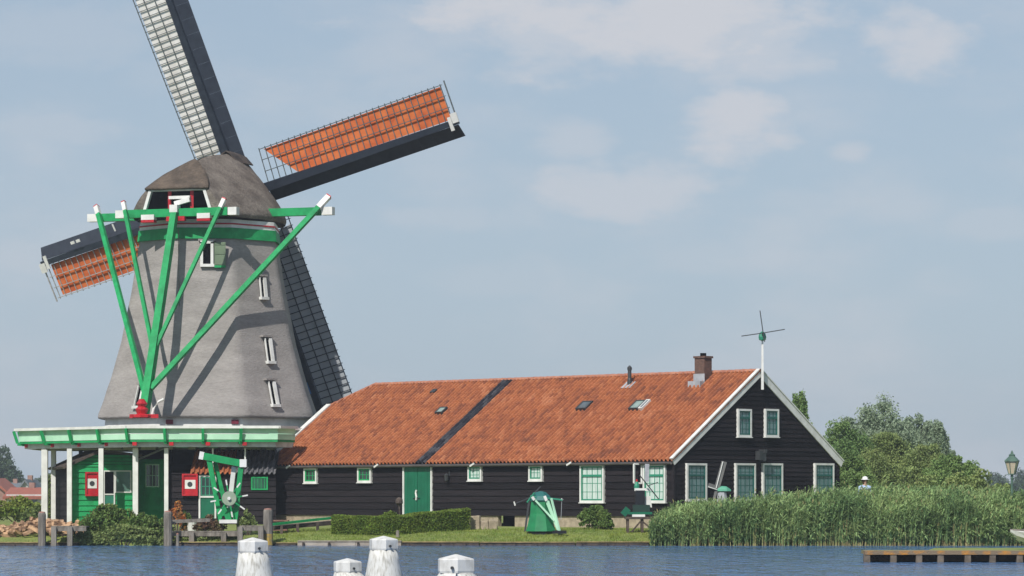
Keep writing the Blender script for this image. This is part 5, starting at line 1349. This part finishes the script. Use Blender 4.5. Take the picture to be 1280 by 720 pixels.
# ================================================================ FOREGROUND BOLLARDS
BG = 'white timber bollards in the near water'
def bollard(px, pyc, capw, bot_px, bot_w, label, split=False, rot=0, seed=1, nb=6):
    random.seed(seed)
    Y = 4050*.36/capw; s_ = F/Y; zc = H+(HZ-pyc)/s_; X = gx(px,Y); cr = .18
    o = empty('bollard', (X, Y, 0), rot, label=label, cat='bollard', group=BG)
    ch_ = .155; n_ = nb
    z1 = zc-.038; z0 = z1-.135
    t = MB(); t.lathe([(cr*1.0,z0),(cr*1.04,z0+.02),(cr*1.04,z1-.012),(cr*.99,z1),(cr*.10,zc),(.005,zc+.002)], n_, rot=rad(-78 if not split else -84)-rot)
    t.build('cap', M['bollard_cap'], o)
    zb = H+(HZ-720)/s_; rb = bot_w/s_/2; sl = (rb-cr*.93)/(z0-zb); rr = lambda z: cr*.93+sl*(z0-z)
    zz = -.8; dx = ((bot_px-px)/s_)/(z0-zb)
    if not split:
        t = MB(); rings = []
        for k in range(15):
            z = z0-.001-(z0-zz)*k/14; r_ = min(rr(z), cr*1.9)
            rings.append([(dx*(z0-z)+r_*math.cos(a)*(1+.018*mnoise.noise(Vector((a*3,z*.5,seed)))), r_*math.sin(a)*(1+.02*mnoise.noise(Vector((a*3,z*.5,seed+5)))), z) for a in [2*math.pi*j/24 for j in range(24)]])
        t.loft(list(reversed(rings))); t.build('timber', M['bollard'], o, smooth=True)
    else:
        for s2 in (-1, 1):
            t = MB(); rings = []
            for k in range(8):
                z = z0-.001-(z0-zz)*k/7; r_ = min(rr(z), cr*1.9)
                ring = [(s2*max(.008, r_*math.cos(a))+.01, r_*math.sin(a), z) for a in [-math.pi/2+math.pi*j/12 for j in range(13)]]
                rings.append(ring)
            t.loft(list(reversed(rings)) ); t.build('timber', M['bollard'], o)
    ph = rad(-62) if not split else rad(-100)
    t = MB(); t.tube([(cr*1.0*math.cos(ph), cr*1.0*math.sin(ph), z0+.05), (cr*1.10*math.cos(ph), cr*1.10*math.sin(ph), z0+.05)], .016, 8); t.build('bolt', M['darkgrey'], o)
    return o
bollard(316, 672, 39, 318, 48, 'leftmost tall white timber bollard with a pale flat cap', seed=1)
bollard(434.5, 698, 36, 436, 39, 'lowest small white bollard left of the tallest bollard', seed=2)
bollard(479.5, 670, 36.5, 480, 47, 'tallest slender white timber bollard, second from the right', seed=3)
bollard(570, 693, 48, 570, 50, 'widest nearest white bollard with a dark split and a worn cap', split=True, seed=4)

# ================================================================ HAZE
hz_ = MB(); hz_.box(-700, 700, -8, 720, -2.2, 24)
hm = bpy.data.materials.new('haze'); hm.use_nodes = True; nt = hm.node_tree; nt.nodes.clear()
ou = nt.nodes.new('ShaderNodeOutputMaterial'); vo = nt.nodes.new('ShaderNodeVolumePrincipled')
vo.inputs['Color'].default_value = (.82,.90,1,1); vo.inputs['Density'].default_value = .00042; vo.inputs['Anisotropy'].default_value = .2
nt.links.new(vo.outputs[0], ou.inputs['Volume'])
tag(hz_.build('haze', hm), 'thin pale summer haze over the river', kind='stuff')

# ================================================================ SKY, SUN, CAMERA
SUN_AZ = rad(24.5); SUN_EL = rad(45)      # azimuth: to the left of straight behind the camera
sdir = Vector((-math.sin(SUN_AZ)*math.cos(SUN_EL), -math.cos(SUN_AZ)*math.cos(SUN_EL), math.sin(SUN_EL)))
sl = bpy.data.lights.new('sun', 'SUN'); sl.energy = 4.6; sl.angle = rad(.53); sl.color = (1,.955,.89)
so = bpy.data.objects.new('sun', sl); COL.objects.link(so); so.rotation_euler = sdir.to_track_quat('Z', 'Y').to_euler()
W = bpy.data.worlds.new('World'); sc.world = W; W.use_nodes = True; nt = W.node_tree; L = nt.links
bg = nt.nodes['Background']; bg.inputs['Strength'].default_value = .09
sk = nt.nodes.new('ShaderNodeTexSky'); sk.sky_type = 'NISHITA'; sk.sun_disc = False; sk.sun_elevation = SUN_EL
sk.sun_rotation = math.atan2(sdir.x, sdir.y); sk.air_density = 1.0; sk.dust_density = .6; sk.ozone_density = 1.6
tc = nt.nodes.new('ShaderNodeTexCoord')
hs = nt.nodes.new('ShaderNodeHueSaturation'); hs.inputs['Saturation'].default_value = 1.0; hs.inputs['Value'].default_value = 1.0; L.new(sk.outputs[0], hs.inputs['Color'])
sx3 = nt.nodes.new('ShaderNodeSeparateXYZ'); L.new(tc.outputs['Generated'], sx3.inputs[0])
hr = nt.nodes.new('ShaderNodeMapRange'); hr.inputs['From Min'].default_value = 0; hr.inputs['From Max'].default_value = .6; hr.inputs['To Min'].default_value = .85; hr.inputs['To Max'].default_value = .15; L.new(sx3.outputs['Z'], hr.inputs['Value'])
hm_ = nt.nodes.new('ShaderNodeMix'); hm_.data_type = 'RGBA'; hm_.inputs['B'].default_value = (4.7, 5.82, 7.15, 1); L.new(hr.outputs[0], hm_.inputs['Factor']); L.new(hs.outputs[0], hm_.inputs['A'])
# clouds by direction: soft banks broken up by noise
mp = nt.nodes.new('ShaderNodeMapping'); mp.inputs['Scale'].default_value = (1,1,2.4); L.new(tc.outputs['Generated'], mp.inputs[0])
def N(t, **k):
    n_ = nt.nodes.new(t)
    for a, b_ in k.items(): setattr(n_, a, b_)
    return n_
n1 = N('ShaderNodeTexNoise'); n1.inputs['Scale'].default_value = 15; n1.inputs['Detail'].default_value = 9; n1.inputs['Roughness'].default_value = .55; L.new(mp.outputs[0], n1.inputs['Vector'])
n2 = N('ShaderNodeTexNoise'); n2.inputs['Scale'].default_value = 34; n2.inputs['Detail'].default_value = 8; n2.inputs['Roughness'].default_value = .6; L.new(mp.outputs[0], n2.inputs['Vector'])
sepn = N('ShaderNodeMath', operation='SUBTRACT'); sepn.inputs[1].default_value = .5; L.new(n2.outputs['Fac'], sepn.inputs[0])
def dirv(px, py): return Vector(((px-CX)/F, 1, (HZ-py)/F)).normalized()
blobs = [(820,20,290,74,.9),(690,45,160,50,.6),(930,40,150,68,.6),(1150,42,95,54,.75),(925,155,78,50,.8),(775,240,140,40,.6),(60,40,160,34,.2),(1230,280,90,24,.25),(880,320,140,26,.2),(640,350,120,24,.15),(705,175,60,30,.4),(1065,190,32,18,.5),(60,160,90,22,.28),(560,270,80,22,.25),(540,190,70,24,.22),(1010,250,90,20,.2),(330,110,60,20,.15)]
total = None
for (px, py, rx, ry, st) in blobs:
    v = dirv(px, py); vs = N('ShaderNodeVectorMath', operation='SUBTRACT'); vs.inputs[1].default_value = v; L.new(tc.outputs['Generated'], vs.inputs[0])
    sc_ = N('ShaderNodeVectorMath', operation='MULTIPLY'); sc_.inputs[1].default_value = (F/rx, F/rx*.6, F/ry); L.new(vs.outputs[0], sc_.inputs[0])
    ln = N('ShaderNodeVectorMath', operation='LENGTH'); L.new(sc_.outputs[0], ln.inputs[0])
    ma = N('ShaderNodeMath', operation='MULTIPLY_ADD'); ma.inputs[1].default_value = 2.6; L.new(sepn.outputs[0], ma.inputs[0]); L.new(ln.outputs['Value'], ma.inputs[2])
    mr = N('ShaderNodeMapRange', interpolation_type='SMOOTHERSTEP'); mr.inputs['From Min'].default_value = 1.32; mr.inputs['From Max'].default_value = .20; mr.inputs['To Min'].default_value = 0; mr.inputs['To Max'].default_value = st
    L.new(ma.outputs[0], mr.inputs['Value'])
    if total is None: total = mr.outputs[0]
    else:
        mm_ = N('ShaderNodeMath', operation='MAXIMUM'); L.new(total, mm_.inputs[0]); L.new(mr.outputs[0], mm_.inputs[1]); total = mm_.outputs[0]
rp = N('ShaderNodeMapRange', interpolation_type='SMOOTHSTEP'); rp.inputs['From Min'].default_value = .42; rp.inputs['From Max'].default_value = .75; rp.inputs['To Max'].default_value = .42
L.new(n1.outputs['Fac'], rp.inputs['Value'])
mm_ = N('ShaderNodeMath', operation='MAXIMUM'); L.new(total, mm_.inputs[0]); L.new(rp.outputs[0], mm_.inputs[1])
mx = N('ShaderNodeMix', data_type='RGBA'); L.new(mm_.outputs[0], mx.inputs['Factor']); L.new(hm_.outputs['Result'], mx.inputs['A'])
mx.inputs['B'].default_value = (6.95, 7.1, 7.6, 1)
L.new(mx.outputs['Result'], bg.inputs['Color'])
cam = bpy.data.cameras.new('camera'); co = bpy.data.objects.new('camera', cam); COL.objects.link(co)
cam.sensor_fit = 'HORIZONTAL'; cam.sensor_width = 36; cam.lens = 36*F/1280; cam.shift_y = (HZ-360)/1280; cam.clip_start = .5; cam.clip_end = 6000
co.location = (0,0,H); co.rotation_euler = (math.pi/2, 0, 0); sc.camera = co
sc.view_settings.view_transform = 'Standard'; sc.view_settings.look = 'None'; sc.view_settings.exposure = 0; sc.view_settings.gamma = 1
sc.render.engine = 'CYCLES'
